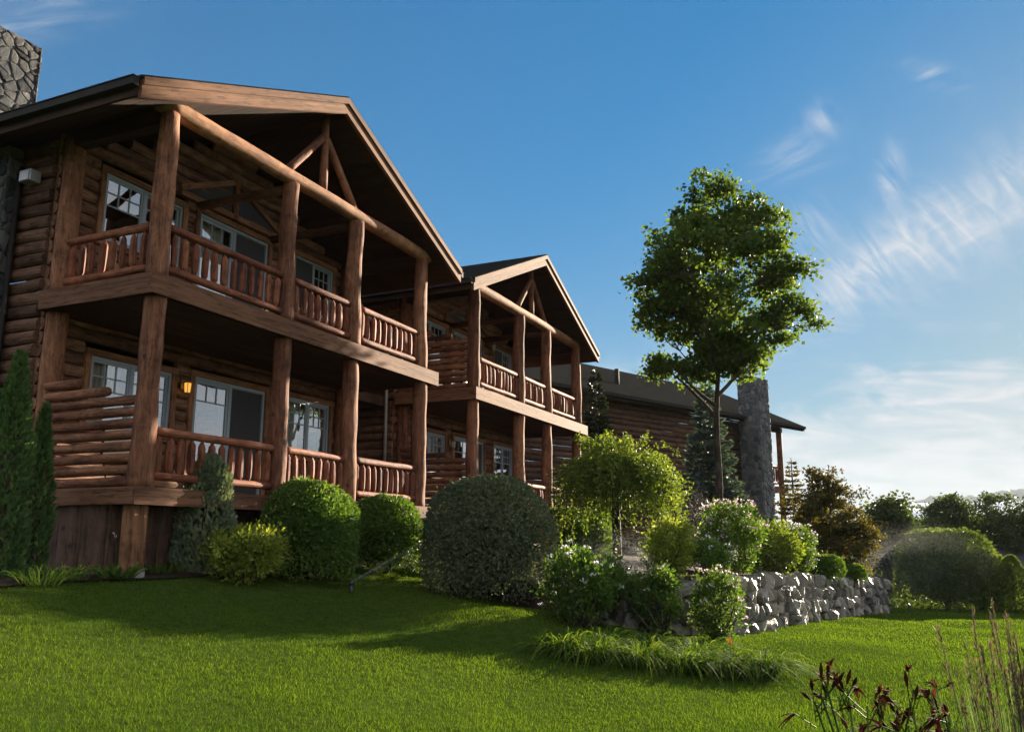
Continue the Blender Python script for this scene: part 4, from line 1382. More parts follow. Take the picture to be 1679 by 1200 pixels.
def column_conifer(x, y, zb, w, h, n, label, seed, mat='arbor', group=None, leaf=.085, power=.75):
    """arborvitae: upright sprays over a narrow flame-shaped column"""
    r = np.random.default_rng(seed)
    root = empty('arborvitae', (x, y, zb)); tag(root, label, 'arborvitae', group)
    t = r.uniform(0, 1, n) ** 1.15
    th = r.uniform(0, 2 * math.pi, n)
    prof = np.minimum(1, (1 - t) ** power * 1.25) * np.minimum(1, .75 + t * 2.0)
    dirs = np.stack([np.cos(th), np.sin(th), t * 3], 1)
    rad = prof * w / 2 * (1 - np.abs(r.normal(0, .12, n))) * (1 + .16 * snoise(dirs * np.array([1, 1, 1.6]), 3.2, seed))
    P = np.stack([np.cos(th) * rad, np.sin(th) * rad, t * h], 1)
    D = np.stack([np.cos(th) * .45, np.sin(th) * .45, np.ones(n) * .95], 1) + r.normal(size=(n, 3)) * .33
    rnd = np.clip(.45 + .25 * snoise(dirs, 4, seed + 4) + r.normal(0, .2, n), 0, 1)
    leaves('foliage', P, D, mat, root, leaf, .5, rnd, r=r)
    mb = MB(); mb.tube([(0, 0, 0), (0, 0, h * .9)], [.05, .012], n=7, seg=6); mb.build('trunk', 'bark', root)
    return root


def spruce(x, y, zb, w, h, label, seed, mat, name='spruce_tree', leaf=.10, levels=30, power=.9, group=None, gap=1.0):
    """whorls of slightly drooping boughs covered in needle sprays"""
    r = np.random.default_rng(seed)
    root = empty(name, (x, y, zb)); tag(root, label, 'conifer', group)
    mb = MB(); mb.tube([(0, 0, 0), (0, 0, h)], [w * .045, .01], n=8, seg=10); mb.build('trunk', 'bark', root)
    PP, DD, RR = [], [], []
    bm_ = MB()
    for k in range(levels):
        t = (k + r.uniform(-.2, .2)) / levels
        z = h * (.04 + .95 * t)
        Lb = w / 2 * (1 - t) ** power * 1.0 + .05
        nb = int(6 + 7 * (1 - t))
        for j in range(nb):
            a = r.uniform(0, 2 * math.pi); L = Lb * r.uniform(.72, 1.12)
            u = np.array([math.cos(a), math.sin(a), 0])
            m = max(8, int(L * 85))
            s = r.uniform(.12, 1, m) ** .8
            droop = -.22 * s + .20 * s * s * (1.3 if t > .5 else .8) + .10 * t
            side = r.normal(0, .13, m) * L * (1 - s * .55)
            v = np.array([-u[1], u[0], 0])
            P = np.outer(s * L, u) + np.outer(side, v) + np.outer(z + droop * L + r.normal(0, .022, m), [0, 0, 1])
            D = u * .9 + np.outer(np.sign(side), v) * .6 + r.normal(size=(m, 3)) * .3 + np.array([0, 0, .18])
            PP.append(P); DD.append(D); RR.append(np.clip(.35 + .3 * s + r.normal(0, .15, m) + r.normal(0, .08), 0, 1))
            if L > .5 and j % 2 == 0: bm_.tube([(0, 0, z), tuple(u * L * .9 + np.array([0, 0, z - .05 * L]))], [.015, .005], n=4, caps=False)
    leaves('foliage', np.concatenate(PP), np.concatenate(DD), mat, root, leaf, .42, np.concatenate(RR), r=r)
    if bm_.v: bm_.build('bough', 'bark', root)
    return root


def branching_tree(x, y, zb, h, blobs, trunk_h, r0, nclump, per, leaf, mat, label, seed, name='maple_tree', cat='tree', crad=.45, group=None, bark='bark', aspect=.85, low=None, tilt=None):
    """trunk and limbs reaching every clump of leaves inside the crown given by ellipsoid blobs (cx,cy,cz,rx,ry,rz)"""
    r = np.random.default_rng(seed)
    root = empty(name, (x, y, zb)); tag(root, label, cat, group)
    mb = MB()
    lean = r.uniform(-.05, .05, 2) if tilt is None else tilt
    ax = lambda z: np.array([lean[0] * z / h * 2, lean[1] * z / h * 2, z])
    top = h * .86
    zz = np.linspace(0, top, 16)
    mb.tube([ax(z) + np.array([.03 * math.sin(z * 1.3), .03 * math.cos(z * 1.7), 0]) for z in zz], [max(.015, r0 * (1 - .93 * (z / top) ** .9) * (1.25 if z == 0 else 1)) for z in zz], n=10, wob=.06, caps=False)
    vol = np.array([b[3] * b[4] * b[5] for b in blobs]); vol = vol ** .6 / (vol ** .6).sum()
    C_ = []
    for b, k in zip(blobs, r.multinomial(nclump, vol) + 5):
        d = sphere_dirs(k, r); q = r.uniform(.12, 1, k) ** .42
        C_.append(np.array(b[:3]) + d * q[:, None] * np.array(b[3:]))
    C_ = np.concatenate(C_)
    nclump = len(C_)
    # main limbs
    limbs = []
    for k in range(13):
        t = .0 + k / 13
        zs = trunk_h + (top * .8 - trunk_h) * t
        tgt = C_[r.integers(len(C_))]
        a = k * 2.4 + r.uniform(-.4, .4)
        rr = np.max([b[3] for b in blobs])
        reach = rr * r.uniform(.55, .8) * (1 - .35 * t)
        e = ax(zs) + np.array([math.cos(a) * reach, math.sin(a) * reach, reach * r.uniform(.75, 1.25)])
        e[2] = min(e[2], h * .93)
        mpt = ax(zs) + (e - ax(zs)) * .5 + np.array([math.cos(a), math.sin(a), -.2]) * .12 * reach
        pts = [ax(zs), mpt, e]
        if low is not None and k == 0:
            e = np.array(low); pts = [ax(zs), ax(zs) + (e - ax(zs)) * .5 + np.array([0, 0, .15]), e]
        t3 = np.linspace(0, 1, 7)
        pl = [(1 - s) ** 2 * pts[0] + 2 * s * (1 - s) * pts[1] + s * s * pts[2] for s in t3]
        rb = r0 * .45 * (1 - .6 * t)
        mb.tube(pl, [rb * (1 - .85 * s) + .006 for s in t3], n=7, wob=.05, caps=False)
        limbs += pl
    limbs += [ax(z) for z in zz if z > trunk_h]
    LP = np.array(limbs)
    for c in C_:
        dd = np.linalg.norm(LP - c, axis=1) + np.maximum(0, LP[:, 2] - c[2]) * 2
        b = LP[np.argmin(dd)]
        mpt = (b + c) / 2 + r.normal(0, .05, 3) - np.array([0, 0, .04])
        mb.tube([b, mpt, c], [.016, .010, .004], n=4, caps=False)
    mb.build('trunk', bark, root)
    n = nclump * per
    c = np.repeat(C_, per, 0)
    off = r.normal(0, .5, (n, 3)) * crad * np.array([1, 1, .55]) * np.repeat(r.uniform(.6, 1.3, nclump), per)[:, None]
    P = c + off
    D = norm(off + 1e-6) * .5 + r.normal(size=(n, 3)) * .6 + np.array([0, 0, -.15])
    rnd = np.clip(np.repeat(r.normal(.45, .13, nclump), per) + r.normal(0, .2, n), 0, 1)
    leaves('crown', P, D, mat, root, leaf, aspect, rnd, r=r)
    return root


def weeping_tree(x, y, zb):
    """grafted weeping pea shrub: straight black stem, dome of drooping strands, some shoots standing up"""
    r = np.random.default_rng(77)
    root = empty('weeping_tree', (x, y, zb)); root.scale = (1.14, 1.14, 1.10); tag(root, 'small weeping tree with mop-shaped yellow green crown on a thin black trunk', 'tree')
    mb = MB(); mb.tube([(0, 0, 0), (.02, .01, .7), (0, 0, 1.40)], [.085, .074, .066], n=9, wob=.08, seg=9)
    hub = np.array([0, 0, 1.38])
    PP, DD, RR = [], [], []
    for k in range(640):
        a = r.uniform(0, 2 * math.pi); reach = 1.14 * r.uniform(.03, 1) ** .5; rise = r.uniform(.45, .88) * (1.06 - .16 * reach) * (.72 + .28 * min(1, reach / .6))
        u = np.array([math.cos(a), math.sin(a), 0]); wob = r.normal(0, .1, 3)
        fall = r.uniform(.35, 1.25) * (.3 + .7 * reach) * (1.0 if r.random() < .8 else 1.35)
        p0, p1, p2, p3 = hub, hub + u * reach * .35 + np.array([0, 0, rise * 1.25]), hub + u * reach * .95 + np.array([0, 0, rise * .95]) + wob, hub + u * reach * 1.05 + np.array([0, 0, rise - fall]) + wob
        if k % 19 == 0:   # shoots standing up from the top
            p2 = hub + u * reach * .5 + np.array([0, 0, rise + .35]); p3 = hub + u * reach * .65 + np.array([0, 0, .70 + r.uniform(.20, .45)])
        t = np.linspace(0, 1, 8)[:, None]
        cv = (1 - t) ** 3 * p0 + 3 * t * (1 - t) ** 2 * p1 + 3 * t * t * (1 - t) * p2 + t ** 3 * p3
        if k % 3 == 0: mb.tube(cv, np.linspace(.012, .003, 8), n=4, caps=False)
        m = 66
        s = r.uniform(.25, 1, m)[:, None]
        c = (1 - s) ** 3 * p0 + 3 * s * (1 - s) ** 2 * p1 + 3 * s * s * (1 - s) * p2 + s ** 3 * p3
        PP.append(c + r.normal(0, .03, (m, 3))); DD.append(r.normal(size=(m, 3)) * .7 + u * .3 + np.array([0, 0, -.25]))
        RR.append(np.clip(r.normal(.45, .2) + r.normal(0, .16, m), 0, 1))
    mb.build('trunk', 'bark_black', root)
    leaves('crown', np.concatenate(PP), np.concatenate(DD), 'pea', root, .062, .45, np.concatenate(RR), r=r)


def leaf_clump(x, y, zb, n, L, mat, label, seed, name='daylily_clump', cat='plant', group=None, spread=.22, w=.016, droop=.62, flower=None):
    """fountain of arching strap leaves"""
    r = np.random.default_rng(seed)
    root = empty(name, (x, y, zb)); tag(root, label, cat, group)
    a = r.uniform(0, 2 * math.pi, n); q = np.sqrt(r.uniform(0, 1, n)) * spread
    P = np.stack([np.cos(a) * q, np.sin(a) * q, np.zeros(n)], 1)
    tilt = r.uniform(.15, .95, n)
    a2 = a + r.normal(0, .5, n)
    D = np.stack([np.cos(a2) * tilt, np.sin(a2) * tilt, np.ones(n)], 1)
    blades('foliage', P, D, L * r.uniform(.6, 1.2, n), np.full(n, w) * r.uniform(.7, 1.2, n), mat, root, droop=droop, seg=7, r=r)
    if flower:
        fm, cnt, hh = flower
        for k in range(cnt):
            st = MB(); p = np.array([r.uniform(-.1, .1), r.uniform(-.1, .1), 0]); e = p + np.array([r.uniform(-.12, .12), r.uniform(-.12, .12), hh * r.uniform(.85, 1.1)])
            st.tube([p, (p + e) / 2 + np.array([.02, 0, 0]), e], .005, n=5, caps=False)
            S = st.build('flower_stalk', 'perennial', root)
            d = sphere_dirs(12, r); d[:, 2] = np.abs(d[:, 2]) + .3
            leaves('blossom', np.repeat(e[None], 12, 0) - np.outer(r.uniform(0, .07, 12), [0, 0, 1]), d, fm, S, .04, .5, r=r)
    return root


# --- planting near the lodge
G1 = 'arborvitae columns at the left corner'
column_conifer(6.98, 9.82, 1.14, .60, 2.72, 5200, 'taller pointed arborvitae cut by the left edge of the photo', 31, group=G1)
column_conifer(7.52, 9.98, 1.14, .40, 2.14, 2800, 'shorter slender arborvitae standing right of the tall arborvitae at the left edge', 32, group=G1)
column_conifer(9.42, 8.98, 1.13, .80, 1.64, 6500, 'blunt grey green conifer shrub beside the corner support post of the near lodge', 33, mat='juniper', leaf=.075, power=.42)
loose_shrub(9.55, 8.36, 1.02, 1.22, .80, 150, 60, .055, 'gold', 'low bright yellow green shrub at the lawn edge before the near lodge', 34, crad=.13, aspect=.6)
GR = 'round clipped shrubs under the near lodge porch'
clipped_shrub(11.0, 8.34, 1.0, 1.58, 1.52, 16000, .048, 'clipped', 'round clipped green shrub left of its twin under the near porch railing', 35, group=GR, sq=.2, wy=1.2)
clipped_shrub(13.2, 8.40, 1.03, 1.40, 1.34, 14000, .048, 'clipped', 'round clipped green shrub right of its twin, partly behind the water jet', 36, group=GR, sq=.2, wy=1.2)
clipped_shrub(13.5, 6.55, .54, 2.22, 2.18, 27000, .05, 'clipped_grey', 'largest round clipped shrub, grey green, alone in the middle of the lawn', 37, sq=.12, amp=.045, flowers=('berry_red', 60, .05, (.85, -.5, 0)))
GB = 'clipped shrubs at the far lodge wing'
clipped_shrub(18.7, 7.1, 1.15, 1.05, 1.18, 6000, .06, 'clipped', 'small round clipped shrub left of the weeping tree, nearer the big grey shrub', 38, group=GB, sq=.3)
clipped_shrub(19.45, 6.85, 1.12, 1.15, 1.15, 6000, .06, 'clipped', 'small round clipped shrub just left of the black weeping tree trunk', 39, group=GB, sq=.3)
column_conifer(21.0, 7.0, 1.1, .62, 1.35, 3600, 'small blunt column shrub behind the weeping tree trunk', 40, mat='hedge', power=.4)
GP = 'low leafy perennials at the left corner of the lodge'
for i, (px, py, n, L, lb) in enumerate(((6.75, 8.75, 110, .50, 'grassy perennial clump at the foot of the tall left arborvitae'),
                                      (7.25, 8.95, 120, .48, 'grassy perennial clump between the arborvitae and the hosta'),
                                      (8.75, 9.0, 100, .40, 'grassy perennial clump nearest the corner support post'))):
    leaf_clump(px, py, float(ground(px, py)) + .02, n, L, 'perennial', lb, 50 + i, name='perennial_clump', group=GP)
leaf_clump(7.95, 8.95, float(ground(7.95, 8.95)) + .02, 60, .34, 'perennial', 'broad leaved hosta with one pale flower stalk by the lodge skirting', 55, name='hosta', w=.06, droop=.5, flower=('petal_lilac', 1, .52))

# --- planting bed
weeping_tree(16.5, 5.2, float(bed_z(16.5, 5.2)))
branching_tree(22.2, 4.37, .98, 11.2, [(.28, -.45, 7.6, 1.85, 1.95, 1.8), (.28, -.4, 9.5, 1.05, 1.1, 1.2), (.38, .55, 8.6, .95, 1.0, 1.0), (.08, -1.35, 8.7, .95, .95, 1.0), (.78, -2.05, 7.2, .75, .85, .85), (.68, -1.95, 6.3, .75, .8, .6),
               (-.22, 1.1, 7.4, .8, .9, .8), (-.02, .95, 6.45, .8, .85, .65), (.28, -.47, 6.0, 1.3, 1.35, .7), (.28, -.45, 5.45, .9, 1.0, .5), (-.45, 1.0, 5.1, .35, .5, .25), (.33, -.85, 5.15, .5, .55, .35), (0, .25, 4.9, .45, .5, .35)],
               3.7, .115, 370, 80, .112, 'maple', 'tall slender maple with oval green crown rising above everything behind the bed', 61, crad=.33, low=(-.45, 1.0, 5.0), tilt=(.10, -.22))
SB = 'flowering shrubs in front of the boulder wall'
loose_shrub(12.1, 4.42, .31, 1.18, 1.22, 110, 50, .065, 'perennial', 'leafy shrub with white flower heads in front of the left end of the boulder wall', 62, flowers=('petal_white', 20, 11, .032, .04), bottom=.05, crad=.15, group=SB)
loose_shrub(12.9, 3.45, .18, .84, 1.16, 88, 50, .055, 'perennial', 'narrow leafy shrub without open flowers, in the middle before the boulder wall', 63, flowers=('petal_pink', 6, 8, .03, .03), bottom=.05, crad=.13, group=SB)
loose_shrub(13.5, 2.72, .10, .90, 1.12, 90, 50, .055, 'perennial', 'rose shrub with pale pink flowers, rightmost of those before the boulder wall', 64, flowers=('petal_pink', 30, 11, .032, .04), bottom=.05, crad=.13, group=SB)
leaf_clump(13.2, 3.95, float(bed_z(13.2, 3.95)), 240, .62, 'daylily', 'dark tuft of strap leaves on the bed below the weeping tree', 65, droop=.55)
loose_shrub(12.75, 4.15, float(bed_z(12.9, 4.3)) - .25, .8, .7, 70, 50, .055, 'clipped', 'low dark leafy plant filling the corner between white flowered shrub and wall', 78, crad=.14)
loose_shrub(14.6, 3.65, .92, .95, 1.05, 85, 55, .06, 'gold', 'bright green leafy shrub right under the weeping tree crown', 66, crad=.15)
loose_shrub(15.0, 3.15, .93, .90, .72, 60, 55, .055, 'clipped', 'low dark shrub dotted with white blooms atop the boulder wall', 67, flowers=('petal_white', 16, 9, .03, .035), crad=.14)
loose_shrub(16.35, 2.95, .96, 1.45, 1.35, 150, 60, .06, 'clipped', 'big dark leaved shrub covered with pale pink blossom on its right side', 68, flowers=('petal_pink', 75, 14, .035, .06), crad=.17)
loose_shrub(19.7, 2.65, .84, 1.22, 1.2, 90, 55, .065, 'pea', 'fresh green shrub between the pink shrub and the lilac shrub', 69, crad=.17)
loose_shrub(21.5, 2.45, .78, 1.15, 1.22, 100, 55, .06, 'perennial', 'shrub dusted with small lilac pink flowers toward the right of the bed', 70, flowers=('petal_lilac', 60, 11, .035, .05), crad=.16)
clipped_shrub(23.1, 1.95, .66, .95, .62, 3800, .05, 'clipped', 'larger dark cushion shrub spilling over the top of the boulder wall', 71, amp=.08)
clipped_shrub(25.1, 1.42, .56, .68, .42, 2200, .05, 'clipped', 'small dark cushion shrub at the right end of the boulder wall', 72, amp=.08)
branching_tree(27.6, 2.1, .45, 3.6, [(0, 0, 1.8, 1.15, 1.2, 1.25), (0, -.3, 1.1, 1.05, 1.1, .9), (.1, .2, 2.75, .55, .6, .65)], .3, .07, 190, 76, .08, 'bronze', 'bronze leaved small tree behind the right part of the boulder wall', 73, name='bronze_tree', crad=.22)
spruce(31.4, 3.5, .45, 2.1, 4.0, 'rusty green young conifer between stone chimney and bronze tree', 74, 'bronze', leaf=.10, levels=24)
loose_shrub(19.1, 4.1, .98, 1.05, 1.75, 110, 60, .022, 'twig', 'grey twiggy haze-like shrub before the blue spruce', 75, crad=.19, aspect=.35)
loose_shrub(23.5, 3.3, .8, 1.4, 1.2, 100, 50, .06, 'clipped', 'dark green shrub at the base of the stone chimney behind the pink shrub', 76, crad=.18)
loose_shrub(17.3, 4.4, .97, 1.2, .75, 80, 50, .06, 'clipped', 'low dark shrub in the shade behind the bright green shrub', 77, crad=.18)
spruce(29.2, 5.9, .9, 3.0, 6.15, 'broad blue grey spruce behind the tall maple trunk', 81, 'spruce', leaf=.15, levels=40)
spruce(28.1, 9.5, 1.1, 2.3, 6.5, 'narrow dark spruce between second lodge wing and far lodge', 82, 'spruce_dark', leaf=.15, levels=38)

# --- daylily border in the lawn
DG = 'daylily clumps edging the lawn before the boulder wall'
DL = [(10.05, 3.85, 'leftmost daylily clump of the lawn border'), (9.95, 3.45, 'second daylily clump from the left in the lawn border'), (10.15, 2.98, 'third daylily clump from the left in the lawn border'),
      (10.35, 2.52, 'middle right daylily clump of the lawn border'), (10.65, 2.08, 'daylily clump with a red bloom in the lawn border'), (10.95, 1.72, 'rightmost daylily clump of the lawn border')]
for i, (px, py, lb) in enumerate(DL):
    leaf_clump(px, py, float(ground(px, py)) - .01, 330, .88, 'daylily', lb, 90 + i, group=DG, spread=.20, w=.020, droop=.80, flower=('berry_red', 1, .42) if i == 4 else None)
DL2 = [(10.95, 3.70, 'back row daylily clump at the left of the lawn border'), (11.1, 3.2, 'back row daylily clump in the middle of the lawn border'), (11.5, 2.55, 'back row daylily clump at the right of the lawn border')]
for i, (px, py, lb) in enumerate(DL2):
    leaf_clump(px, py, float(ground(px, py)) - .01, 280, .85, 'daylily', lb, 100 + i, group=DG, spread=.22, w=.020, droop=.78)

# --- hedge and trees at the right, behind the lawn
HG = 'clipped evergreens closing the lawn at the right'
clipped_shrub(33.0, -1.0, -.62, 3.5, 2.6, 18000, .09, 'hedge', 'broad dark hedge mass just right of the boulder wall end', 111, group=HG, sq=.45, amp=.07, name='hedge', cat='hedge', wy=3.0, skirt=.95)
clipped_shrub(32.3, -2.0, -.60, 2.0, 1.85, 9000, .085, 'hedge', 'rounded lower hedge shrub between broad hedge and cone shrub', 112, group=HG, sq=.25, amp=.05, skirt=.95)
column_conifer(32.0, -2.9, -.60, 1.2, 1.72, 6500, 'small cone shaped evergreen at the lawn edge, with bright right rim', 113, mat='hedge', group=HG, power=.55, leaf=.08)
column_conifer(32.3, -3.8, -.60, 1.1, 1.35, 4600, 'small evergreen cone cut by the right edge of the photo', 114, mat='hedge', group=HG, power=.5, leaf=.08)
FT = 'dark trees beyond the hedge'
FAR = [(42.0, .9, 1.25, 4.2, 'round topped tree just beyond the bronze tree'), (47, -.9, 1.6, 3.9, 'thin leafy tree beyond the broad hedge, left of the pointed tree'), (56, -1.5, 2.0, 6.2, 'pointed dark tree under the distant hill'), (58, -4.0, 2.3, 6.3, 'tallest dark round tree below the right end of the hill'),
       (57, -6.2, 2.2, 6.0, 'dark round tree at the right edge under the fog'), (63, -3.0, 2.6, 5.6, 'dark tree between the pointed tree and the tallest round tree')]
for i, (px, py, rr, hh, lb) in enumerate(FAR):
    zb = -2.0 if px > 45 else -.7
    branching_tree(px, py, zb, hh, [(0, 0, hh * .62, rr, rr, hh * .3), (0, rr * .4, hh * .5, rr * .7, rr * .7, hh * .25), (0, -rr * .3, hh * .8, rr * .55, rr * .55, hh * .2)], hh * .2, .14, 130, 80, .15, 'forest', lb + ' beyond the lawn', 120 + i, name='distant_tree', group=FT, crad=.5)


def far_wood():
    r = np.random.default_rng(140)
    P = []
    for k in range(420):
        a = R(r.uniform(-16, 6)); d = r.uniform(75, 190)
        c = np.array([d * math.cos(a), d * math.sin(a), 0]); c[2] = float(ground(c[0], c[1])) + min(6.5, r.uniform(0, 7) * d / 120)
        m = 130
        P.append(c + sphere_dirs(m, r) * (r.uniform(.1, 1, m) ** .5)[:, None] * np.array([1.8, 1.8, 1.7]))
    P = np.concatenate(P)
    o = leaves('far_wood', P, r.normal(size=P.shape), 'forest', None, .42, .8, r=r)
    tag(o, 'far-off dark wood filling the valley behind the trees', 'wood', kind='stuff')


far_wood()

# --- foreground right: feather reed grass and spent daylily stalks


def reed_grass(x, y):
    r = np.random.default_rng(151)
    zb = float(ground(x, y))
    root = empty('feather_reed_grass', (x, y, zb)); tag(root, 'tall feather reed grass with thin buff plumes in the lower right corner', 'ornamental grass')
    n = 420
    a = r.uniform(0, 2 * math.pi, n); q = np.sqrt(r.uniform(0, 1, n)) * .17
    P = np.stack([np.cos(a) * q, np.sin(a) * q, np.zeros(n)], 1)
    t = r.uniform(.0, .20, n)
    D = np.stack([np.cos(a) * t, np.sin(a) * t, np.ones(n)], 1)
    blades('foliage', P, D, r.uniform(.95, 1.36, n), np.full(n, .0080), 'reed', root, droop=.06, seg=5, r=r)
    st = MB(); PL, DL_ = [], []
    for k in range(64):
        a = r.uniform(0, 6.28); q = r.uniform(0, .16); tl = r.uniform(.0, .16)
        p = np.array([math.cos(a) * q, math.sin(a) * q, 0]); L = r.uniform(1.08, 1.40)
        e = p + np.array([math.cos(a) * tl, math.sin(a) * tl, 1]) / math.hypot(1, tl) * L
        st.tube([p, (p + e) / 2 + r.normal(0, .012, 3), e], [.0026, .002, .0012], n=4, caps=False)
        m = 46; s = r.uniform(.80, 1.0, m)
        PL.append(p + (e - p) * s[:, None] + r.normal(0, .0035, (m, 3))); DL_.append(np.repeat(((e - p) / L)[None], m, 0) + r.normal(0, .25, (m, 3)))
    st.build('stalk', 'reed', root)
    leaves('plume', np.concatenate(PL), np.concatenate(DL_), 'plume', root, .026, .22, r=r)


reed_grass(3.62, -.37)


def spent_daylily(x, y, label, seed, nst, spread):
    r = np.random.default_rng(seed)
    zb = float(ground(x, y))
    root = empty('daylily', (x, y, zb)); tag(root, label, 'flower', 'dark red daylilies at the bottom of the photo')
    n = 130
    a = r.uniform(0, 6.28, n); q = np.sqrt(r.uniform(0, 1, n)) * .16; t = r.uniform(.1, .7, n)
    blades('foliage', np.stack([np.cos(a) * q, np.sin(a) * q, np.zeros(n)], 1), np.stack([np.cos(a) * t, np.sin(a) * t, np.ones(n)], 1), r.uniform(.45, .8, n), np.full(n, .015), 'daylily', root, droop=.5, seg=6, r=r)
    for k in range(nst):
        ang = r.uniform(0, 6.28); d = r.uniform(.03, spread)
        e = np.array([math.cos(ang) * d, math.sin(ang) * d, r.uniform(.78, 1.0)])
        st = MB(); m = e * np.array([.35, .35, .55]) + r.normal(0, .01, 3)
        st.tube([(0, 0, 0), m, e], [.006, .005, .004], n=6, seg=8, caps=False)
        tips = []
        for j in range(r.integers(3, 6)):
            f = e + np.array([r.normal(0, .05), r.normal(0, .05), r.uniform(-.05, .07)])
            st.tube([e - np.array([0, 0, .04 + .02 * j]), f], [.003, .0022], n=5, caps=False)
            tips.append((f, norm((f - e)[None] + np.array([[0, 0, .06]]))[0]))
        S = st.build('flower_stalk', 'perennial', root)
        for j, (f, dr) in enumerate(tips):
            bd = MB()
            if r.random() < .5:
                L = r.uniform(.04, .065)
                bd.tube([f, f + dr * L * .5, f + dr * L], [.004, .0085, .002], n=6, rnd=r.uniform(.2, .9), caps=False)
                bd.build('bud', 'petal_dark', S)
            else:
                m = 6; pd = np.repeat(dr[None], m, 0) + r.normal(size=(m, 3)) * .45 + np.array([0, 0, -.15])
                blades('petal', np.repeat(f[None], m, 0), pd, r.uniform(.05, .085, m), np.full(m, .02), 'petal_dark', S, droop=.55, seg=4, r=r)


spent_daylily(3.95, .22, 'dark red daylilies with bud stalks, leftmost clump at the bottom edge', 161, 13, .22)
spent_daylily(3.72, -.02, 'withered dark daylily stalks right of the fuller red clump at the bottom edge', 162, 11, .20)

# ------------------------------------------------------------------ sprinklers


def sprinkler(x, y, z, jets, label, seed, mist=None):
    """riser and nozzle; water is a thing of its own kind: drops along each jet"""
    r = np.random.default_rng(seed)
    root = empty('sprinkler', (x, y, z)); tag(root, label, 'sprinkler', 'lawn sprinklers running')
    b = MB(); b.tube([(0, 0, -.05), (0, 0, .12)], [.03, .026], n=10); b.build('riser', 'hose', root)
    h = MB(); h.tube([(0, 0, .12), (0, 0, .17)], [.034, .028], n=10); h.box(-.01, .05, -.012, .012, .14, .165); h.build('nozzle', 'hose', root)
    V, F = [], []
    Pn, Dn, Sz = [], [], []
    for (dx, dy, dz, L, n, sp, sag) in jets:
        d = np.array([dx, dy, dz]); d /= np.linalg.norm(d)
        t = r.uniform(0, 1, n) ** .8
        P = np.array([0, 0, .16]) + np.outer(t * L, d) + np.outer(-sag * (t * L) ** 2, [0, 0, 1]) + r.normal(size=(n, 3)) * (sp * t * L + .006)[:, None]
        Pn.append(P); Dn.append(np.repeat(d[None], n, 0) + r.normal(size=(n, 3)) * .3)
    P = np.concatenate(Pn); D = np.concatenate(Dn)
    o = leaves('water_spray', P + np.array([x, y, z]), D, 'water', None, .011, .30, fold=.0, r=r)
    tag(o, 'fine water drops thrown by the ' + label.split(',')[0].replace(' sprinkler', ' lawn sprinkler'), 'water spray', kind='stuff')


sprinkler(10.95, 7.55, float(ground(10.95, 7.55)), [(4.2, .45, 1.0, 4.6, 11000, .008, .008), (4.2, .2, .75, 4.2, 2500, .03, .012)], 'low black sprinkler, throwing a jet across the round clipped shrubs', 171)
sprinkler(15.2, 4.0, .96, [(-1, .9, .10, 2.2, 1500, .04, .05), (-.4, .55, .55, 1.6, 1300, .05, .1), (-.2, .9, .25, 2.2, 800, .10, .05)], 'bed sprinkler, spraying a fan beneath the weeping tree', 172)
sprinkler(29.3, .15, float(ground(29.3, .15)), [(.2, -1, .45, 2.6, 350, .10, .10), (.4, -.6, .9, 2.0, 200, .12, .12)], 'far sprinkler, veiling the broad hedge in mist', 173)

def mist(name, c, rad, dens, label, rz=0.0):
    bm = bmesh.new(); bmesh.ops.create_icosphere(bm, subdivisions=3, radius=1)
    for v in bm.verts: v.co = Vector((v.co.x * rad[0], v.co.y * rad[1], v.co.z * rad[2]))
    me = bpy.data.meshes.new(name); bm.to_mesh(me); bm.free()
    m = bpy.data.materials.new(name); m.use_nodes = True
    T = NT(m.node_tree); T.n.clear()
    out = T.node('ShaderNodeOutputMaterial'); v = T.node('ShaderNodeVolumePrincipled')
    v.inputs['Color'].default_value = (.95, .96, .98, 1); v.inputs['Anisotropy'].default_value = .3
    tc = T.node('ShaderNodeTexCoord')
    sc = T.node('ShaderNodeVectorMath', operation='MULTIPLY'); T.link(tc.outputs['Object'], sc.inputs[0]); sc.inputs[1].default_value = tuple(1 / q for q in rad)
    ln = T.node('ShaderNodeVectorMath', operation='LENGTH'); T.link(sc.outputs[0], ln.inputs[0])
    f = T.math('SUBTRACT', 1.0, ln.outputs['Value'], True)
    n = T.noise(tc.outputs['Object'], 1.1, 3)
    T.link(T.math('MULTIPLY', T.math('MULTIPLY', f, T.math('MULTIPLY', n, n)), dens * 4), v.inputs['Density'])
    T.link(v.outputs[0], out.inputs['Volume'])
    me.materials.append(m)
    o = link(name, me, None, c); o.rotation_euler = (0, 0, rz)
    tag(o, label, 'mist', kind='stuff')


mist('spray_mist', (30.6, -.1, .75), (2.0, 2.5, 1.6), .030, 'soft veil of sprinkler mist hanging before the broad hedge')
mist('spray_mist', (14.6, 4.6, 1.30), (1.3, 1.2, .6), .03, 'thin sprinkler mist under the weeping tree')

# ------------------------------------------------------------------ hills, valley fog, haze


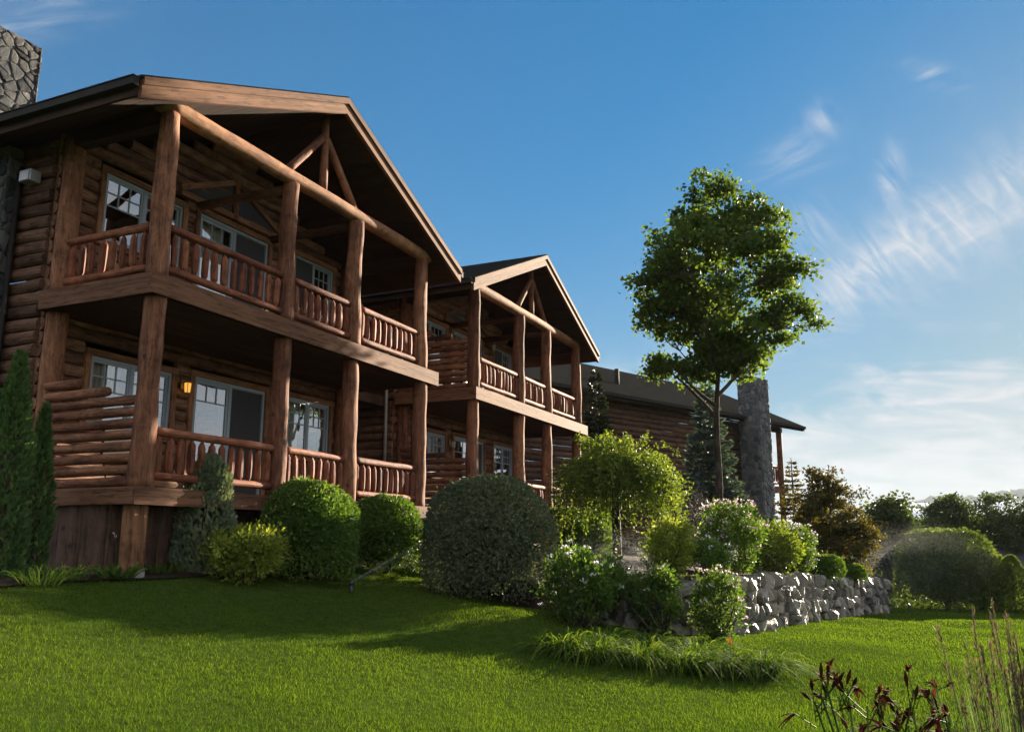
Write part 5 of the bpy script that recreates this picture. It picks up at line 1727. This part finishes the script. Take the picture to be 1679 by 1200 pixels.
def hills():
    r = np.random.default_rng(181)
    V, F = [], []
    az = np.linspace(R(-24), R(30), 130)
    D0 = 3000.0
    rows = 9
    for i, a in enumerate(az):
        deg = math.degrees(a)
        ht = float(np.interp(deg, [-24, -12, -8.5, -6.5, -5.0, -3.9, -3.2, -2.4, -1.2, .3, 3, 30], [200, 205, 206, 198, 186, 174, 172, 180, 170, 130, 80, 40]))
        ht += 3.0 * math.sin(deg * 7) + 2.0 * math.sin(deg * 17 + 1)
        for j in range(rows):
            t = j / (rows - 1)
            d = D0 + 900 * t
            z = -14 + (ht + 14 - 0) * math.sin(min(1, t * 1.05) * math.pi / 2) * (1 + .03 * math.sin(deg * 9 + j * 2))
            V.append((d * math.cos(a), d * math.sin(a), z))
    for i in range(len(az) - 1):
        for j in range(rows - 1):
            F.append((i * rows + j, (i + 1) * rows + j, (i + 1) * rows + j + 1, i * rows + j + 1))
    me = bpy.data.meshes.new('hills'); me.from_pydata(V, [], [f[::-1] for f in F]); me.materials.append(MATS['hill'])
    me.polygons.foreach_set('use_smooth', [True] * len(F))
    tag(link('hills', me), kind='structure')


hills()


def fog_bank():
    r = np.random.default_rng(191)
    bm = bmesh.new()
    for k in range(46):
        a = R(r.uniform(-16, 2)); d = r.uniform(2000, 2500)
        mt = Matrix.Translation((d * math.cos(a), d * math.sin(a), r.uniform(10, 52))) @ Matrix.Rotation(a, 4, 'Z') @ Matrix.Diagonal((120, r.uniform(140, 280), r.uniform(14, 44), 1))
        bmesh.ops.create_icosphere(bm, subdivisions=3, radius=1, matrix=mt)
    for v in bm.verts:
        v.co.z += 5 * math.sin(v.co.y * .02) + 3 * math.sin(v.co.y * .07 + v.co.x * .03)
    for f in bm.faces: f.smooth = True
    me = bpy.data.meshes.new('fog_bank'); bm.to_mesh(me); bm.free(); me.materials.append(MATS['fog'])
    tag(link('fog_bank', me), 'white bank of morning fog lying below the distant hill', 'fog', kind='stuff')


fog_bank()


def haze():
    mb = MB(); mb.box(-200, 4600, -2600, 2600, -60, 240)
    me = mb.mesh('haze', 'fog')
    m = bpy.data.materials.new('haze_air'); m.use_nodes = True
    t = m.node_tree; t.nodes.clear()
    out = t.nodes.new('ShaderNodeOutputMaterial'); v = t.nodes.new('ShaderNodeVolumePrincipled')
    v.inputs['Color'].default_value = (.80, .88, 1, 1); v.inputs['Density'].default_value = .00011; v.inputs['Anisotropy'].default_value = -.1
    t.links.new(v.outputs[0], out.inputs['Volume'])
    me.materials.clear(); me.materials.append(m)
    tag(link('haze', me), kind='stuff')


haze()
